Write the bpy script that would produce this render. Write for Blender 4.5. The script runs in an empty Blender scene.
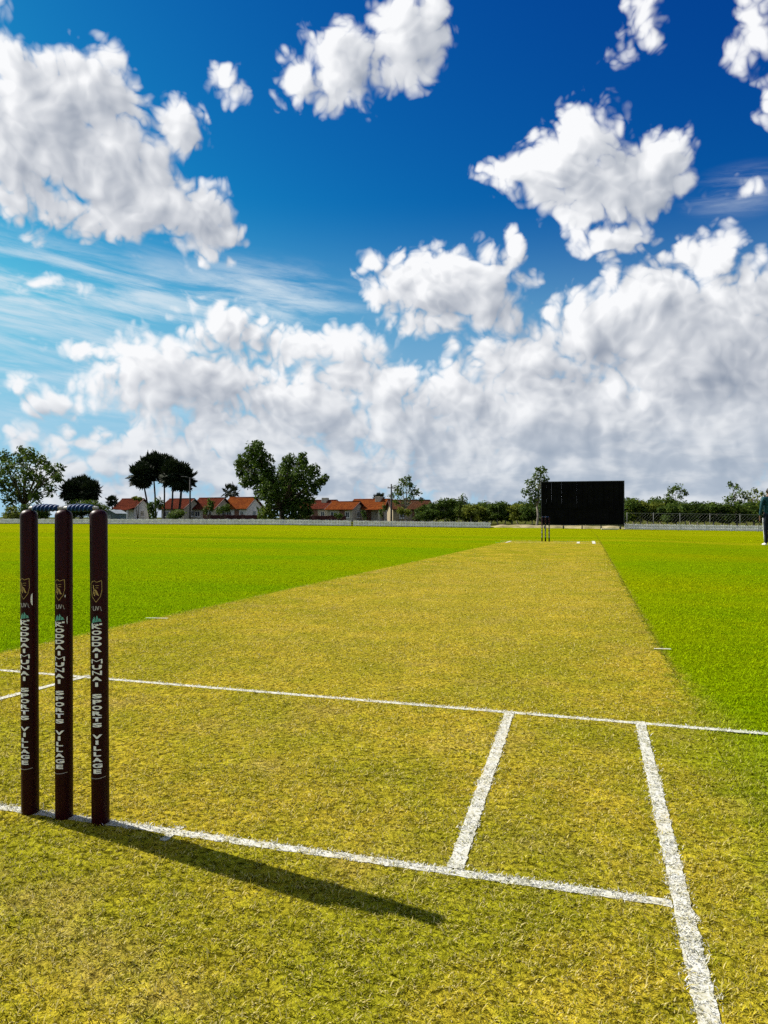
import bpy, bmesh, math, random
import numpy as np
from mathutils import Vector, Matrix
# ------------------------------------------------------------------ SKY
YAW, PITCH, ROLL, FPX = 0.2737, 0.0078, 0.0012, 722.74
CAM = (1.1622, -1.411, 0.693)
SUN_DIR = (-0.831/1.1096, 0.184/1.1096, 0.711/1.1096)

class NT:
    """small helper that writes node trees"""
    def __init__(self, tree): self.t = tree; self.n = tree.nodes; self.l = tree.links
    def put(self, sock, v):
        if isinstance(v, bpy.types.NodeSocket): self.l.new(v, sock)
        elif v is not None: sock.default_value = v
    def math(self, op, a, b=None, c=None, clamp=False):
        n = self.n.new('ShaderNodeMath'); n.operation = op; n.use_clamp = clamp
        for s, v in zip(n.inputs, (a, b, c)): self.put(s, v)
        return n.outputs[0]
    def vmath(self, op, a, b=None, c=None, scale=None):
        n = self.n.new('ShaderNodeVectorMath'); n.operation = op
        for s, v in zip(n.inputs, (a, b, c)): self.put(s, v)
        if scale is not None: self.put(n.inputs['Scale'], scale)
        return n.outputs['Value'] if op in ('LENGTH', 'DOT_PRODUCT', 'DISTANCE') else n.outputs[0]
    def noise(self, vec, scale, detail=2.0, rough=0.5, dist=0.0, dim='3D', lac=2.0, out='Fac'):
        n = self.n.new('ShaderNodeTexNoise'); n.noise_dimensions = dim
        self.put(n.inputs['Vector'], vec); self.put(n.inputs['Scale'], scale); n.inputs['Detail'].default_value = detail
        n.inputs['Roughness'].default_value = rough; n.inputs['Distortion'].default_value = dist
        n.inputs['Lacunarity'].default_value = lac
        return n.outputs[out]
    def voro(self, vec, scale, detail=0.0, rough=0.5, feature='F1', dim='3D', out='Distance', smooth=None):
        n = self.n.new('ShaderNodeTexVoronoi'); n.voronoi_dimensions = dim; n.feature = feature
        self.put(n.inputs['Vector'], vec); self.put(n.inputs['Scale'], scale)
        n.inputs['Detail'].default_value = detail; n.inputs['Roughness'].default_value = rough
        if smooth is not None: n.inputs['Smoothness'].default_value = smooth
        return n.outputs[out]
    def ramp(self, v, a, b, lo=0.0, hi=1.0, kind='SMOOTHSTEP'):
        n = self.n.new('ShaderNodeMapRange'); n.interpolation_type = kind; n.clamp = True
        for k, x in (('Value', v), ('From Min', a), ('From Max', b), ('To Min', lo), ('To Max', hi)): self.put(n.inputs[k], x)
        return n.outputs[0]
    def mix(self, f, a, b, blend='MIX'):
        n = self.n.new('ShaderNodeMix'); n.data_type = 'RGBA'; n.blend_type = blend
        ins = [s for s in n.inputs if s.enabled]
        self.put(ins[0], f)
        for s, v in ((ins[1], a), (ins[2], b)):
            self.put(s, v if isinstance(v, bpy.types.NodeSocket) else (*v[:3], 1.0))
        return [s for s in n.outputs if s.enabled][0]
    def comb(self, x, y, z=0.0):
        n = self.n.new('ShaderNodeCombineXYZ')
        for s, v in zip(n.inputs, (x, y, z)): self.put(s, v)
        return n.outputs[0]
    def sep(self, v):
        n = self.n.new('ShaderNodeSeparateXYZ'); self.put(n.inputs[0], v); return n.outputs

def azel(px, py):
    """direction of the photograph's point as azimuth (from the view heading) and elevation"""
    a = math.atan((px - 384) / FPX)
    return a, math.atan((517.7 - py) / FPX * math.cos(a))

# cumulus bodies: x, y, half width, half height (in thousandths of the picture), strength
CLOUDS = [
 # upper left bank
 (8,70,30,60,1.2),(40,120,100,70,1.45),(92,95,54,50,1.4),(120,150,60,50,1.2),(10,160,80,62,1.3),(95,165,75,50,1.3),(150,200,80,48,1.4),(195,215,60,46,1.3),(120,215,75,36,1.1),(60,205,70,34,1.1),
 (176,134,36,30,1.0),(228,84,30,18,.5),
 # top centre
 (400,35,55,45,1.1),(345,68,66,42,1.1),(300,76,34,24,.8),(425,25,30,36,.9),(345,98,34,20,.8),
 # top right scraps
 (646,14,30,30,.72),(626,42,22,14,.30),(754,26,32,40,.8),(768,108,16,18,.6),(742,190,18,8,.25),
 # right centre cloud
 (592,138,56,42,1.3),(560,165,64,40,1.25),(514,174,40,20,1.0),(660,168,60,44,1.4),(615,180,90,46,1.4),(612,236,54,22,1.05),
 # middle cloud
 (450,285,92,46,1.4),(514,252,20,26,1.05),(405,292,55,36,1.0),(480,305,60,34,1.1),(372,262,22,13,.7),(435,322,80,20,.9),
 # great right bank
 (706,256,46,36,1.15),(650,300,75,48,1.2),(760,300,70,48,1.2),(590,330,70,48,1.2),(700,350,150,90,1.5),(520,365,90,50,1.2),(560,420,200,80,1.4),(470,400,90,45,1.1),(730,430,170,90,1.4),(395,430,110,50,1.1),
 # left middle bank
 (165,375,100,52,1.1),(225,330,62,34,1.0),(215,385,95,45,1.1),(300,345,70,30,.85),(310,410,110,55,1.1),(140,400,60,30,.8),(255,440,130,50,1.05),(375,392,70,42,1.0),(345,345,60,26,.75),
 (48,395,54,22,.75),(70,440,50,24,.6),(100,462,48,30,.8),(18,440,34,22,.6),(180,455,70,30,.7),(340,470,160,40,1.0),(560,470,300,46,1.35),(640,500,240,40,1.3),(300,500,200,36,1.0),(120,500,130,30,1.0),(150,455,110,40,1.0),(260,470,120,40,1.1),(60,480,60,30,.8),(25,385,40,18,.5),(35,285,46,12,.35),(90,350,60,10,.3),
]

def build_sky():
    w = bpy.data.worlds.new('World'); bpy.context.scene.world = w; w.use_nodes = True
    w.node_tree.nodes.clear()
    # --- cloud field group: direction -> thickness field
    g = bpy.data.node_groups.new('cumulus_field', 'ShaderNodeTree')
    g.interface.new_socket('Direction', in_out='INPUT', socket_type='NodeSocketVector')
    g.interface.new_socket('Field', in_out='OUTPUT', socket_type='NodeSocketFloat')
    g.interface.new_socket('Body', in_out='OUTPUT', socket_type='NodeSocketFloat')
    g.interface.new_socket('Puffs', in_out='OUTPUT', socket_type='NodeSocketFloat')
    G = NT(g); gi = g.nodes.new('NodeGroupInput'); go = g.nodes.new('NodeGroupOutput')
    d0 = G.vmath('NORMALIZE', gi.outputs[0])
    rot = g.nodes.new('ShaderNodeVectorRotate'); rot.rotation_type = 'Z_AXIS'
    G.put(rot.inputs['Vector'], d0); rot.inputs['Angle'].default_value = -YAW
    d = rot.outputs[0]
    # warp for ragged outlines
    wv = G.noise(d, 9.0, 3.0, .55, out='Color')
    wv = G.vmath('MULTIPLY_ADD', wv, (.045,.045,.045), (-.0225,-.0225,-.0225))
    d = G.vmath('ADD', d, wv)
    x, y, z = G.sep(d)
    az = G.math('ARCTAN2', x, y); el = G.math('ARCSINE', z)
    p = G.comb(az, el, 0.0)
    f = None
    for (cx, cy, rx, ry, s) in CLOUDS:
        a, e = azel(cx, cy); k = math.cos(a)
        rx = rx / FPX * k * k; ry = ry / FPX * k
        q = G.vmath('MULTIPLY_ADD', p, (1/rx, 1/ry, 0), (-a/rx, -e/ry, 0))
        b = G.math('MULTIPLY_ADD', G.vmath('LENGTH', q), -s, s)
        b = G.math('MAXIMUM', b, -1.0)
        f = b if f is None else G.math('SMOOTH_MAX', f, b, .25)
    fill_clouds = G.math('MULTIPLY_ADD', G.noise(d, 2.2, 3.0, .5), 3.4, -1.45)
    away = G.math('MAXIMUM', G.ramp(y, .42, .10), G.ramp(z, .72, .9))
    f = G.math('MAXIMUM', f, G.math('ADD', fill_clouds, G.math('MULTIPLY_ADD', away, 3.0, -3.0)))  # unseen cloud cover added behind and overhead to raise the ambient light
    fbm = G.noise(d, 15.0, 6.0, .52)
    bil = None
    for sc, am in ((26.0, .9), (58.0, .55), (128.0, .18)):
        q = G.math('MULTIPLY', G.math('ABSOLUTE', G.math('MULTIPLY_ADD', G.noise(d, sc, 0.0), 2.0, -1.0)), am)
        bil = q if bil is None else G.math('ADD', bil, q)
        if sc < 100: puff = bil
    soft = G.noise(d, 13.0, 1.5, .45)
    soft = G.math('MULTIPLY_ADD', G.math('SUBTRACT', soft, .5), 1.7, G.math('MULTIPLY_ADD', puff, .8, -.25))
    G.put(go.inputs[2], G.math('ADD', f, soft))
    n = G.math('MULTIPLY_ADD', G.math('SUBTRACT', fbm, .5), 1.15, G.math('MULTIPLY_ADD', bil, .95, -.43))
    f = G.math('MULTIPLY_ADD', G.math('MINIMUM', f, 0.0), .9, f)
    G.put(go.inputs[0], G.math('ADD', f, n)); G.put(go.inputs[1], f)
    # --- world
    W = NT(w.node_tree)
    tc = w.node_tree.nodes.new('ShaderNodeTexCoord'); dirv = tc.outputs['Generated']
    sky = w.node_tree.nodes.new('ShaderNodeTexSky'); sky.sky_type = 'NISHITA'; sky.sun_disc = False
    sky.sun_elevation = math.asin(SUN_DIR[2]); sky.sun_rotation = math.atan2(SUN_DIR[0], SUN_DIR[1])
    sx, sy_, sz = W.sep(dirv); W.put(sky.inputs[0], W.comb(sx, sy_, W.math('MAXIMUM', sz, .27)))
    sky.air_density = 1.0; sky.dust_density = .3; sky.ozone_density = 3.0
    def field(off):
        n = w.node_tree.nodes.new('ShaderNodeGroup'); n.node_tree = g
        W.put(n.inputs[0], dirv if off == 0 else W.vmath('ADD', dirv, tuple(c*off for c in SUN_DIR)))
        return n.outputs
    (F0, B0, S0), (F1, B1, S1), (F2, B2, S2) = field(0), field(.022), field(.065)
    r2 = w.node_tree.nodes.new('ShaderNodeVectorRotate'); r2.rotation_type = 'Z_AXIS'
    W.put(r2.inputs['Vector'], dirv); r2.inputs['Angle'].default_value = -YAW
    x, y, z = W.sep(r2.outputs[0])
    az = W.math('ARCTAN2', x, y); el = W.math('ARCSINE', z)
    # graded clear sky: deep blue as a phone camera records it
    cr, cg, cb = W.sep(sky.outputs[0])
    kk = 1 / (SKY_STRENGTH * 2**EXPOSURE)
    clear = W.comb(W.math('MULTIPLY', W.math('POWER', cr, 3.0), .0011*kk), W.math('MULTIPLY', W.math('POWER', cg, 2.2), .0168*kk),
                   W.math('MULTIPLY', W.math('POWER', cb, 1.1), .0803*kk))
    # cirrus streaks
    rotc = w.node_tree.nodes.new('ShaderNodeVectorRotate'); rotc.rotation_type = 'Z_AXIS'
    W.put(rotc.inputs['Vector'], W.comb(az, el, 0.0)); rotc.inputs['Angle'].default_value = math.radians(7)
    st = W.vmath('MULTIPLY', rotc.outputs[0], (5.0, 34.0, 1.0))
    ci = W.noise(st, 1.0, 7.0, .62, .35)
    m = None
    for (cx, cy, rx, ry, s) in ((60,300,290,70,1.0),(250,305,150,55,1.0),(50,370,230,90,1.0),(320,350,90,40,.6),(740,190,60,26,.4)):
        a, e = azel(cx, cy); rx /= FPX; ry /= FPX
        q = W.vmath('MULTIPLY_ADD', W.comb(az, el, 0.0), (1/rx, 1/ry, 0), (-a/rx, -e/ry, 0))
        b = W.math('MULTIPLY', W.ramp(W.vmath('LENGTH', q), 0.2, 1.0, 1, 0), s)
        m = b if m is None else W.math('MAXIMUM', m, b)
    ci = W.math('MULTIPLY', W.ramp(ci, .38, .68), m)
    # layered low cloud towards the horizon
    hz = W.vmath('MULTIPLY', W.comb(az, el, 0.0), (11.0, 34.0, 1.0))
    band = W.noise(hz, 1.0, 6.0, .55, .2)
    low = W.ramp(el, .02, .20, 1.0, 0.0)
    # light through the clouds
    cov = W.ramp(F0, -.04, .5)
    t1 = W.math('MAXIMUM', W.math('MULTIPLY_ADD', S1, .6, W.math('MULTIPLY', F1, .4)), 0.0); t2 = W.math('MAXIMUM', S2, 0.0)
    body = W.math('MAXIMUM', W.math('MULTIPLY_ADD', B0, .5, W.math('MULTIPLY', B2, .5)), 0.0)
    tau = W.math('MULTIPLY_ADD', t1, .42, W.math('MULTIPLY', t2, .36))
    tau = W.math('ADD', tau, W.math('MULTIPLY', body, .42))
    light = W.math('EXPONENT', W.math('MULTIPLY', tau, -1.0))
    relief = W.math('MULTIPLY', W.math('SUBTRACT', S0, S1), .42)
    relief2 = W.math('MULTIPLY', W.math('SUBTRACT', S0, S2), .15)
    fine = W.math('MULTIPLY', W.math('SUBTRACT', F0, F1), .17)
    light = W.math('ADD', W.math('ADD', light, fine), W.math('ADD', relief, relief2))
    light = W.ramp(light, -.55, 1.0, 0, 1, 'LINEAR')
    light = W.math('POWER', light, 1.3)
    ccol = W.mix(light, CLOUD_DARK, CLOUD_LIT)
    lowcol = W.mix(W.ramp(W.math('ADD', band, W.math('MULTIPLY', W.math('SUBTRACT', light, .6), .35)), .32, .66), CLOUD_LOW_DARK, CLOUD_LOW_LIT)
    ccol = W.mix(W.math('MULTIPLY', low, .8), ccol, lowcol)
    col = W.mix(W.math('MULTIPLY', ci, .9), clear, CLOUD_CIRRUS)
    haze = W.ramp(el, -.02, .42, .95, 0.0)
    col = W.mix(haze, col, SKY_HAZE)
    ccol = W.mix(1.0, ccol, W.vmath('SCALE', (1.0,1.0,1.0), scale=W.ramp(y, .3, -.2, 1.0, 1.05)), 'MULTIPLY')   # brightens the unseen clouds added behind the camera as fill light
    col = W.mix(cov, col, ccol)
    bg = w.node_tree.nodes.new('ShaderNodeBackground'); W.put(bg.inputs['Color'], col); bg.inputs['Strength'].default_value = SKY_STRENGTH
    out = w.node_tree.nodes.new('ShaderNodeOutputWorld'); w.node_tree.links.new(bg.outputs[0], out.inputs[0])
    w.cycles.sampling_method = 'MANUAL'; w.cycles.sample_map_resolution = 512

SKY_STRENGTH = .1
SKY_GAMMA = 1.35
SKY_TINT = (.035, .36, .78)
def K(r, g, b):
    """display colour -> emitted radiance at the sky strength"""
    f = lambda c: ((c/255 + .055)/1.055)**2.4 if c > 10 else c/255/12.92
    return tuple(f(c)/SKY_STRENGTH/(2**EXPOSURE) for c in (r, g, b))
EXPOSURE = 1.0
CLOUD_LIT, CLOUD_DARK = K(250,251,253), K(140,151,169)
CLOUD_LOW_LIT, CLOUD_LOW_DARK = K(218,224,231), K(168,183,201)
CLOUD_CIRRUS, SKY_HAZE = K(225,235,242), K(168,208,232)
# ------------------------------------------------------------------ CAMERA
def build_camera():
    sc = bpy.context.scene
    cd = bpy.data.cameras.new('camera'); co = bpy.data.objects.new('camera', cd); sc.collection.objects.link(co)
    cd.sensor_fit = 'VERTICAL'; cd.sensor_height = 24.0; cd.lens = FPX / 1024 * 24.0
    sc.cycles.use_adaptive_sampling = True; sc.cycles.adaptive_threshold = .012; sc.cycles.use_denoising = False; sc.cycles.adaptive_min_samples = 12
    cd.clip_start = .05; cd.clip_end = 9000
    cy, sy = math.cos(YAW), math.sin(YAW)
    f = Vector((-sy, cy, 0)); r = Vector((cy, sy, 0)); u = Vector((0, 0, 1))
    f2 = f*math.cos(PITCH) + u*math.sin(PITCH); u2 = u*math.cos(PITCH) - f*math.sin(PITCH)
    r3 = r*math.cos(ROLL) + u2*math.sin(ROLL); u3 = u2*math.cos(ROLL) - r*math.sin(ROLL)
    m = Matrix((( r3.x, u3.x, -f2.x, CAM[0]), (r3.y, u3.y, -f2.y, CAM[1]), (r3.z, u3.z, -f2.z, CAM[2]), (0,0,0,1)))
    co.matrix_world = m; sc.camera = co
    vs = sc.view_settings; vs.view_transform = 'Standard'; vs.look = 'None'; vs.exposure = EXPOSURE; vs.gamma = 1.0; vs.use_curve_mapping = False
    sc.display_settings.display_device = 'sRGB'
    l = bpy.data.lights.new('sun', 'SUN'); l.energy = SUN_ENERGY; l.angle = math.radians(.5); l.color = (1, .94, .84)
    lo = bpy.data.objects.new('sun', l); sc.collection.objects.link(lo)
    lo.location = (-20, 5, 30)
    lo.rotation_euler = Vector(SUN_DIR).to_track_quat('Z', 'Y').to_euler()
SUN_ENERGY = 5.0
# ------------------------------------------------------------------ HELPERS
rng = np.random.default_rng(11)
random.seed(11)
ROOTCOL = bpy.context.scene.collection

def sstep(a, b, x):
    t = np.clip((np.asarray(x, float) - a) / (b - a), 0, 1); return t*t*(3-2*t)

def gz(x, y):
    """height of the playing field: flat square, falling away towards the boundary"""
    x = np.asarray(x, float); y = np.asarray(y, float)
    s = sstep(22, 66, y)
    far = -(0.34 + 0.012*np.clip(x, -28, 30)) * s
    side = -0.10*sstep(2.5, 6.0, x)*sstep(4, 14, y)*(1-s)
    return far + side

_f = Vector((-math.sin(YAW), math.cos(YAW), 0)); _r = Vector((math.cos(YAW), math.sin(YAW), 0)); _u = Vector((0,0,1))
_F = _f*math.cos(PITCH) + _u*math.sin(PITCH); _U = _u*math.cos(PITCH) - _f*math.sin(PITCH)
_R3 = _r*math.cos(ROLL) + _U*math.sin(ROLL); _U3 = _U*math.cos(ROLL) - _r*math.sin(ROLL)
def at(px, py, depth):
    """world point that the survey puts at this bearing and distance"""
    return Vector(CAM) + (_F + _R3*((px-384)/FPX) - _U3*((py-512)/FPX))*depth
def ground_at(px, py):
    d = _F + _R3*((px-384)/FPX) - _U3*((py-512)/FPX)
    t = -CAM[2]/d.z
    return Vector(CAM) + d*t

class MB:
    """collects shapes into one mesh"""
    def __init__(self): self.v = []; self.f = []; self.n = 0; self.attr = []
    def add(self, verts, faces, attr=None):
        verts = np.asarray(verts, float).reshape(-1, 3)
        self.v.append(verts); self.f += [tuple(i + self.n for i in f) for f in faces]
        self.attr.append(np.full(len(verts), .5) if attr is None else np.broadcast_to(attr, (len(verts),)))
        self.n += len(verts); return self
    def box(self, lo, hi, M=None, bev=0.0):
        x0,y0,z0 = lo; x1,y1,z1 = hi
        if bev > 0:
            b = min(bev, .45*min(x1-x0, y1-y0, z1-z0))
            vs = []
            for z, i in ((z0, b), (z0+b, 0), (z1-b, 0), (z1, b)):
                k = b if i == 0 else 2*b
                k = b*(1.0) if i == 0 else b*1.8
                vs += [(x0+k,y0+i,z),(x1-k,y0+i,z),(x1-i,y0+k,z),(x1-i,y1-k,z),(x1-k,y1-i,z),(x0+k,y1-i,z),(x0+i,y1-k,z),(x0+i,y0+k,z)]
            fs = [tuple(range(7,-1,-1)), tuple(range(24,32))]
            for r in range(3):
                for i in range(8):
                    j = (i+1) % 8; fs.append((r*8+i, r*8+j, (r+1)*8+j, (r+1)*8+i))
        else:
            vs = [(x0,y0,z0),(x1,y0,z0),(x1,y1,z0),(x0,y1,z0),(x0,y0,z1),(x1,y0,z1),(x1,y1,z1),(x0,y1,z1)]
            fs = [(3,2,1,0),(4,5,6,7),(0,1,5,4),(1,2,6,5),(2,3,7,6),(3,0,4,7)]
        if M is not None: vs = [tuple(M @ Vector(p)) for p in vs]
        return self.add(vs, fs)
    def tube(self, pts, radii, seg=8, cap=True):
        pts = [Vector(p) for p in pts]; n = len(pts); vs = []; fs = []
        prev = None
        for i, p in enumerate(pts):
            t = (pts[min(i+1, n-1)] - pts[max(i-1, 0)]).normalized()
            a = (prev - t*prev.dot(t)) if prev is not None else t.orthogonal()
            if a.length < 1e-6: a = t.orthogonal()
            a.normalize(); prev = a; b = t.cross(a)
            for k in range(seg):
                w = 2*math.pi*k/seg
                vs.append(tuple(p + (a*math.cos(w) + b*math.sin(w))*radii[i]))
        for i in range(n-1):
            for k in range(seg):
                l = (k+1) % seg; fs.append((i*seg+k, i*seg+l, (i+1)*seg+l, (i+1)*seg+k))
        if cap: fs.append(tuple(range(seg-1,-1,-1))); fs.append(tuple((n-1)*seg+k for k in range(seg)))
        return self.add(vs, fs)
    def lathe(self, prof, seg=32, origin=(0,0,0)):
        vs = []; fs = []; m = len(prof)
        for (r, z) in prof:
            for k in range(seg):
                w = 2*math.pi*k/seg; vs.append((origin[0]+r*math.cos(w), origin[1]+r*math.sin(w), origin[2]+z))
        for i in range(m-1):
            for k in range(seg):
                l = (k+1) % seg; fs.append((i*seg+k, i*seg+l, (i+1)*seg+l, (i+1)*seg+k))
        fs.append(tuple(range(seg-1,-1,-1))); fs.append(tuple((m-1)*seg+k for k in range(seg)))
        return self.add(vs, fs)
    def build(self, name, material, parent=None, smooth=False, attr=False):
        me = bpy.data.meshes.new(name)
        v = np.concatenate(self.v) if self.v else np.zeros((0,3))
        me.from_pydata(v.tolist(), [], self.f); me.update()
        if attr:
            a = me.attributes.new('rnd', 'FLOAT', 'POINT'); a.data.foreach_set('value', np.concatenate(self.attr).astype(np.float32))
        return link(name, me, material, parent, smooth)

def link(name, me, material, parent=None, smooth=False):
    me.materials.append(material)
    if smooth: me.polygons.foreach_set('use_smooth', [True]*len(me.polygons))
    o = bpy.data.objects.new(name, me); ROOTCOL.objects.link(o)
    if parent is not None: o.parent = parent
    return o

def quads_mesh(name, V, per, polys, material, parent=None, rnd=None, smooth=False):
    """many identical small faces at once. V: (n*per,3); polys: index tuples inside one piece"""
    n = len(V)//per; me = bpy.data.meshes.new(name)
    loops = []; sizes = []
    base = (np.arange(n)*per)[:, None]
    allidx = np.concatenate([base + np.array(p)[None, :] for p in polys], axis=1)
    sizes = np.tile(np.array([len(p) for p in polys]), n)
    me.vertices.add(len(V)); me.vertices.foreach_set('co', np.asarray(V, np.float32).ravel())
    me.loops.add(allidx.size); me.loops.foreach_set('vertex_index', allidx.ravel().astype(np.int32))
    me.polygons.add(len(sizes))
    starts = np.concatenate([[0], np.cumsum(sizes)[:-1]])
    me.polygons.foreach_set('loop_start', starts.astype(np.int32))
    me.update(calc_edges=True); me.validate()
    if rnd is not None:
        a = me.attributes.new('rnd', 'FLOAT', 'POINT'); a.data.foreach_set('value', np.asarray(rnd, np.float32))
    return link(name, me, material, parent, smooth)

def tag(o, label=None, cat=None, group=None, kind=None):
    if label: o['label'] = label
    if cat: o['category'] = cat
    if group: o['group'] = group
    if kind: o['kind'] = kind
    return o
def thing(name, label, cat, loc=(0,0,0), rz=0.0, group=None):
    o = bpy.data.objects.new(name, None); ROOTCOL.objects.link(o); o.location = loc; o.rotation_euler = (0,0,rz)
    o.empty_display_size = .1
    return tag(o, label, cat, group)
def copy_tree(o, parent=None):
    c = o.copy(); ROOTCOL.objects.link(c)
    if parent is not None: c.parent = parent
    for ch in [k for k in bpy.data.objects if k.parent == o]: copy_tree(ch, c)
    return c

# ------------------------------------------------------------------ MATERIALS
def new_mat(name):
    m = bpy.data.materials.new(name); m.use_nodes = True; m.node_tree.nodes.clear()
    return m, NT(m.node_tree)
def finish(m, T, shader, disp=None):
    o = T.n.new('ShaderNodeOutputMaterial'); T.l.new(shader, o.inputs['Surface'])
def principled(T, color, rough=.6, spec=.4, metal=0.0, normal=None, coat=0.0):
    b = T.n.new('ShaderNodeBsdfPrincipled'); T.put(b.inputs['Base Color'], color if isinstance(color, bpy.types.NodeSocket) else (*color, 1))
    T.put(b.inputs['Roughness'], rough); b.inputs['Specular IOR Level'].default_value = spec; b.inputs['Metallic'].default_value = metal
    b.inputs['Coat Weight'].default_value = coat
    if normal is not None: T.l.new(normal, b.inputs['Normal'])
    return b.outputs[0]
def bump(T, h, strength=.4, dist=.01):
    b = T.n.new('ShaderNodeBump'); b.inputs['Strength'].default_value = strength; b.inputs['Distance'].default_value = dist
    T.put(b.inputs['Height'], h); return b.outputs[0]
def pos(T, obj=False):
    if obj: return T.n.new('ShaderNodeTexCoord').outputs['Object']
    return T.n.new('ShaderNodeNewGeometry').outputs['Position']
def simple(name, c, rough=.6, spec=.4, var=.25, scale=8.0, metal=0.0, bmp=.0, coat=0.0, c2=None):
    m, T = new_mat(name)
    n = T.noise(pos(T, True), scale, 5.0, .6)
    c2 = c2 or tuple(x*(1-var) for x in c)
    col = T.mix(T.ramp(n, .35, .65), c, c2)
    rg = T.ramp(n, .3, .7, rough*.85, min(1, rough*1.15))
    nm = bump(T, n, bmp, .01) if bmp > 0 else None
    finish(m, T, principled(T, col, rg, spec, metal, nm, coat)); return m

def turf_group():
    g = bpy.data.node_groups.new('turf_colour', 'ShaderNodeTree')
    g.interface.new_socket('Color', in_out='OUTPUT', socket_type='NodeSocketColor')
    g.interface.new_socket('Pitch', in_out='OUTPUT', socket_type='NodeSocketFloat')
    T = NT(g); go = g.nodes.new('NodeGroupOutput')
    p = pos(T); x, y, z = T.sep(p); p = T.comb(x, y, 0.0)
    n1 = T.noise(p, 1.6, 4.0, .6); n2 = T.noise(p, 11.0, 4.0, .6); n3 = T.noise(p, 45.0, 3.0, .6)
    # edges of the prepared pitch
    warp = T.math('MULTIPLY_ADD', T.math('SUBTRACT', n2, .5), .16, T.math('MULTIPLY', T.math('SUBTRACT', n3, .5), .10))
    near = T.ramp(y, .2, 2.6, 1.0, 0.0)
    wr = T.math('MULTIPLY_ADD', near, .24, .04)
    xr = T.math('ADD', T.math('SUBTRACT', x, 1.535), T.math('MULTIPLY_ADD', near, -.03, warp))
    right = T.ramp(T.math('DIVIDE', xr, wr), -1.0, 1.0)
    xl = T.math('MULTIPLY_ADD', T.math('SUBTRACT', y, 2.45), .033, -1.69)
    left = T.ramp(T.math('SUBTRACT', T.math('ADD', x, warp), xl), .06, -.06)
    farn = T.math('ADD', y, T.math('MULTIPLY', T.math('SUBTRACT', n1, .5), 1.5))
    back = T.ramp(farn, 19.9, 21.3)
    outside = T.math('MAXIMUM', T.math('MAXIMUM', right, left), back)
    # straw coloured pitch
    a = T.mix(T.ramp(n1, .35, .65), STRAW, STRAW_OLIVE)
    a = T.mix(T.ramp(n2, .42, .72, 0, .75), a, STRAW_OLIVE)
    a = T.mix(T.ramp(T.noise(T.vmath('ADD', p, (7.3, 2.1, 0)), 2.6, 5.0, .65), .52, .72, 0, .55), a, STRAW_BARE)
    worn = T.ramp(T.vmath('LENGTH', T.vmath('MULTIPLY_ADD', p, (.55, .17, 0), (-.1, -.95, 0))), .2, 1.2, .45, 0.0)
    a = T.mix(worn, a, STRAW_PALE)
    # lush outfield
    b = T.mix(T.ramp(T.noise(T.vmath('MULTIPLY', p, (.10, .22, 0)), 1.0, 4.0, .6), .35, .65), GREEN, GREEN_YELLOW)
    b = T.mix(T.ramp(n2, .42, .72, 0, .6), b, GREEN_DARK)
    b = T.mix(T.ramp(y, 12, 36, 0.0, .85), b, GREEN_YELLOW)
    # old worn strips of the square and a darker green elongated patch
    st = T.noise(T.vmath('MULTIPLY', T.vmath('ADD', p, (3.0, 0, 0)), (.05, .35, 0)), 1.0, 3.0, .5)
    b = T.mix(T.math('MULTIPLY', T.ramp(st, .5, .68, 0, .5), T.ramp(y, 12, 24)), b, STRAW_GREEN)
    q = T.vmath('LENGTH', T.vmath('MULTIPLY_ADD', p, (1/6.0, 1/1.3, 0), (9.6/6.0, -21.0/1.3, 0)))
    b = T.mix(T.ramp(T.math('ADD', q, T.math('SUBTRACT', n1, .5)), .4, 1.1, .6, 0.0), b, GREEN_DARK)
    # yellowed margin beside the pitch
    mg = T.math('MULTIPLY', T.ramp(T.math('ABSOLUTE', T.math('SUBTRACT', x, 1.6)), .05, .5, .35, 0.0), T.ramp(n2, .35, .6))
    b = T.mix(mg, b, GREEN_YELLOW)
    col = T.mix(outside, a, b)
    # trimmed edge line
    ln = T.math('MULTIPLY', T.ramp(T.math('ABSOLUTE', xr), .008, .022, .5, 0.0), T.math('MULTIPLY', T.ramp(n2, .35, .55), T.ramp(y, 1.5, 2.5)))
    col = T.mix(ln, col, (.05, .05, .008))
    T.put(go.inputs[0], col); T.put(go.inputs[1], T.math('SUBTRACT', 1.0, outside))
    return g

STRAW, STRAW_OLIVE, STRAW_BARE, STRAW_PALE = (.350,.268,.022), (.215,.205,.010), (.345,.25,.07), (.345,.265,.032)
STRAW_GREEN = (.32,.29,.006)
GREEN, GREEN_YELLOW, GREEN_DARK = (.138,.234,.001), (.215,.25,.001), (.088,.172,.001)

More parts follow.
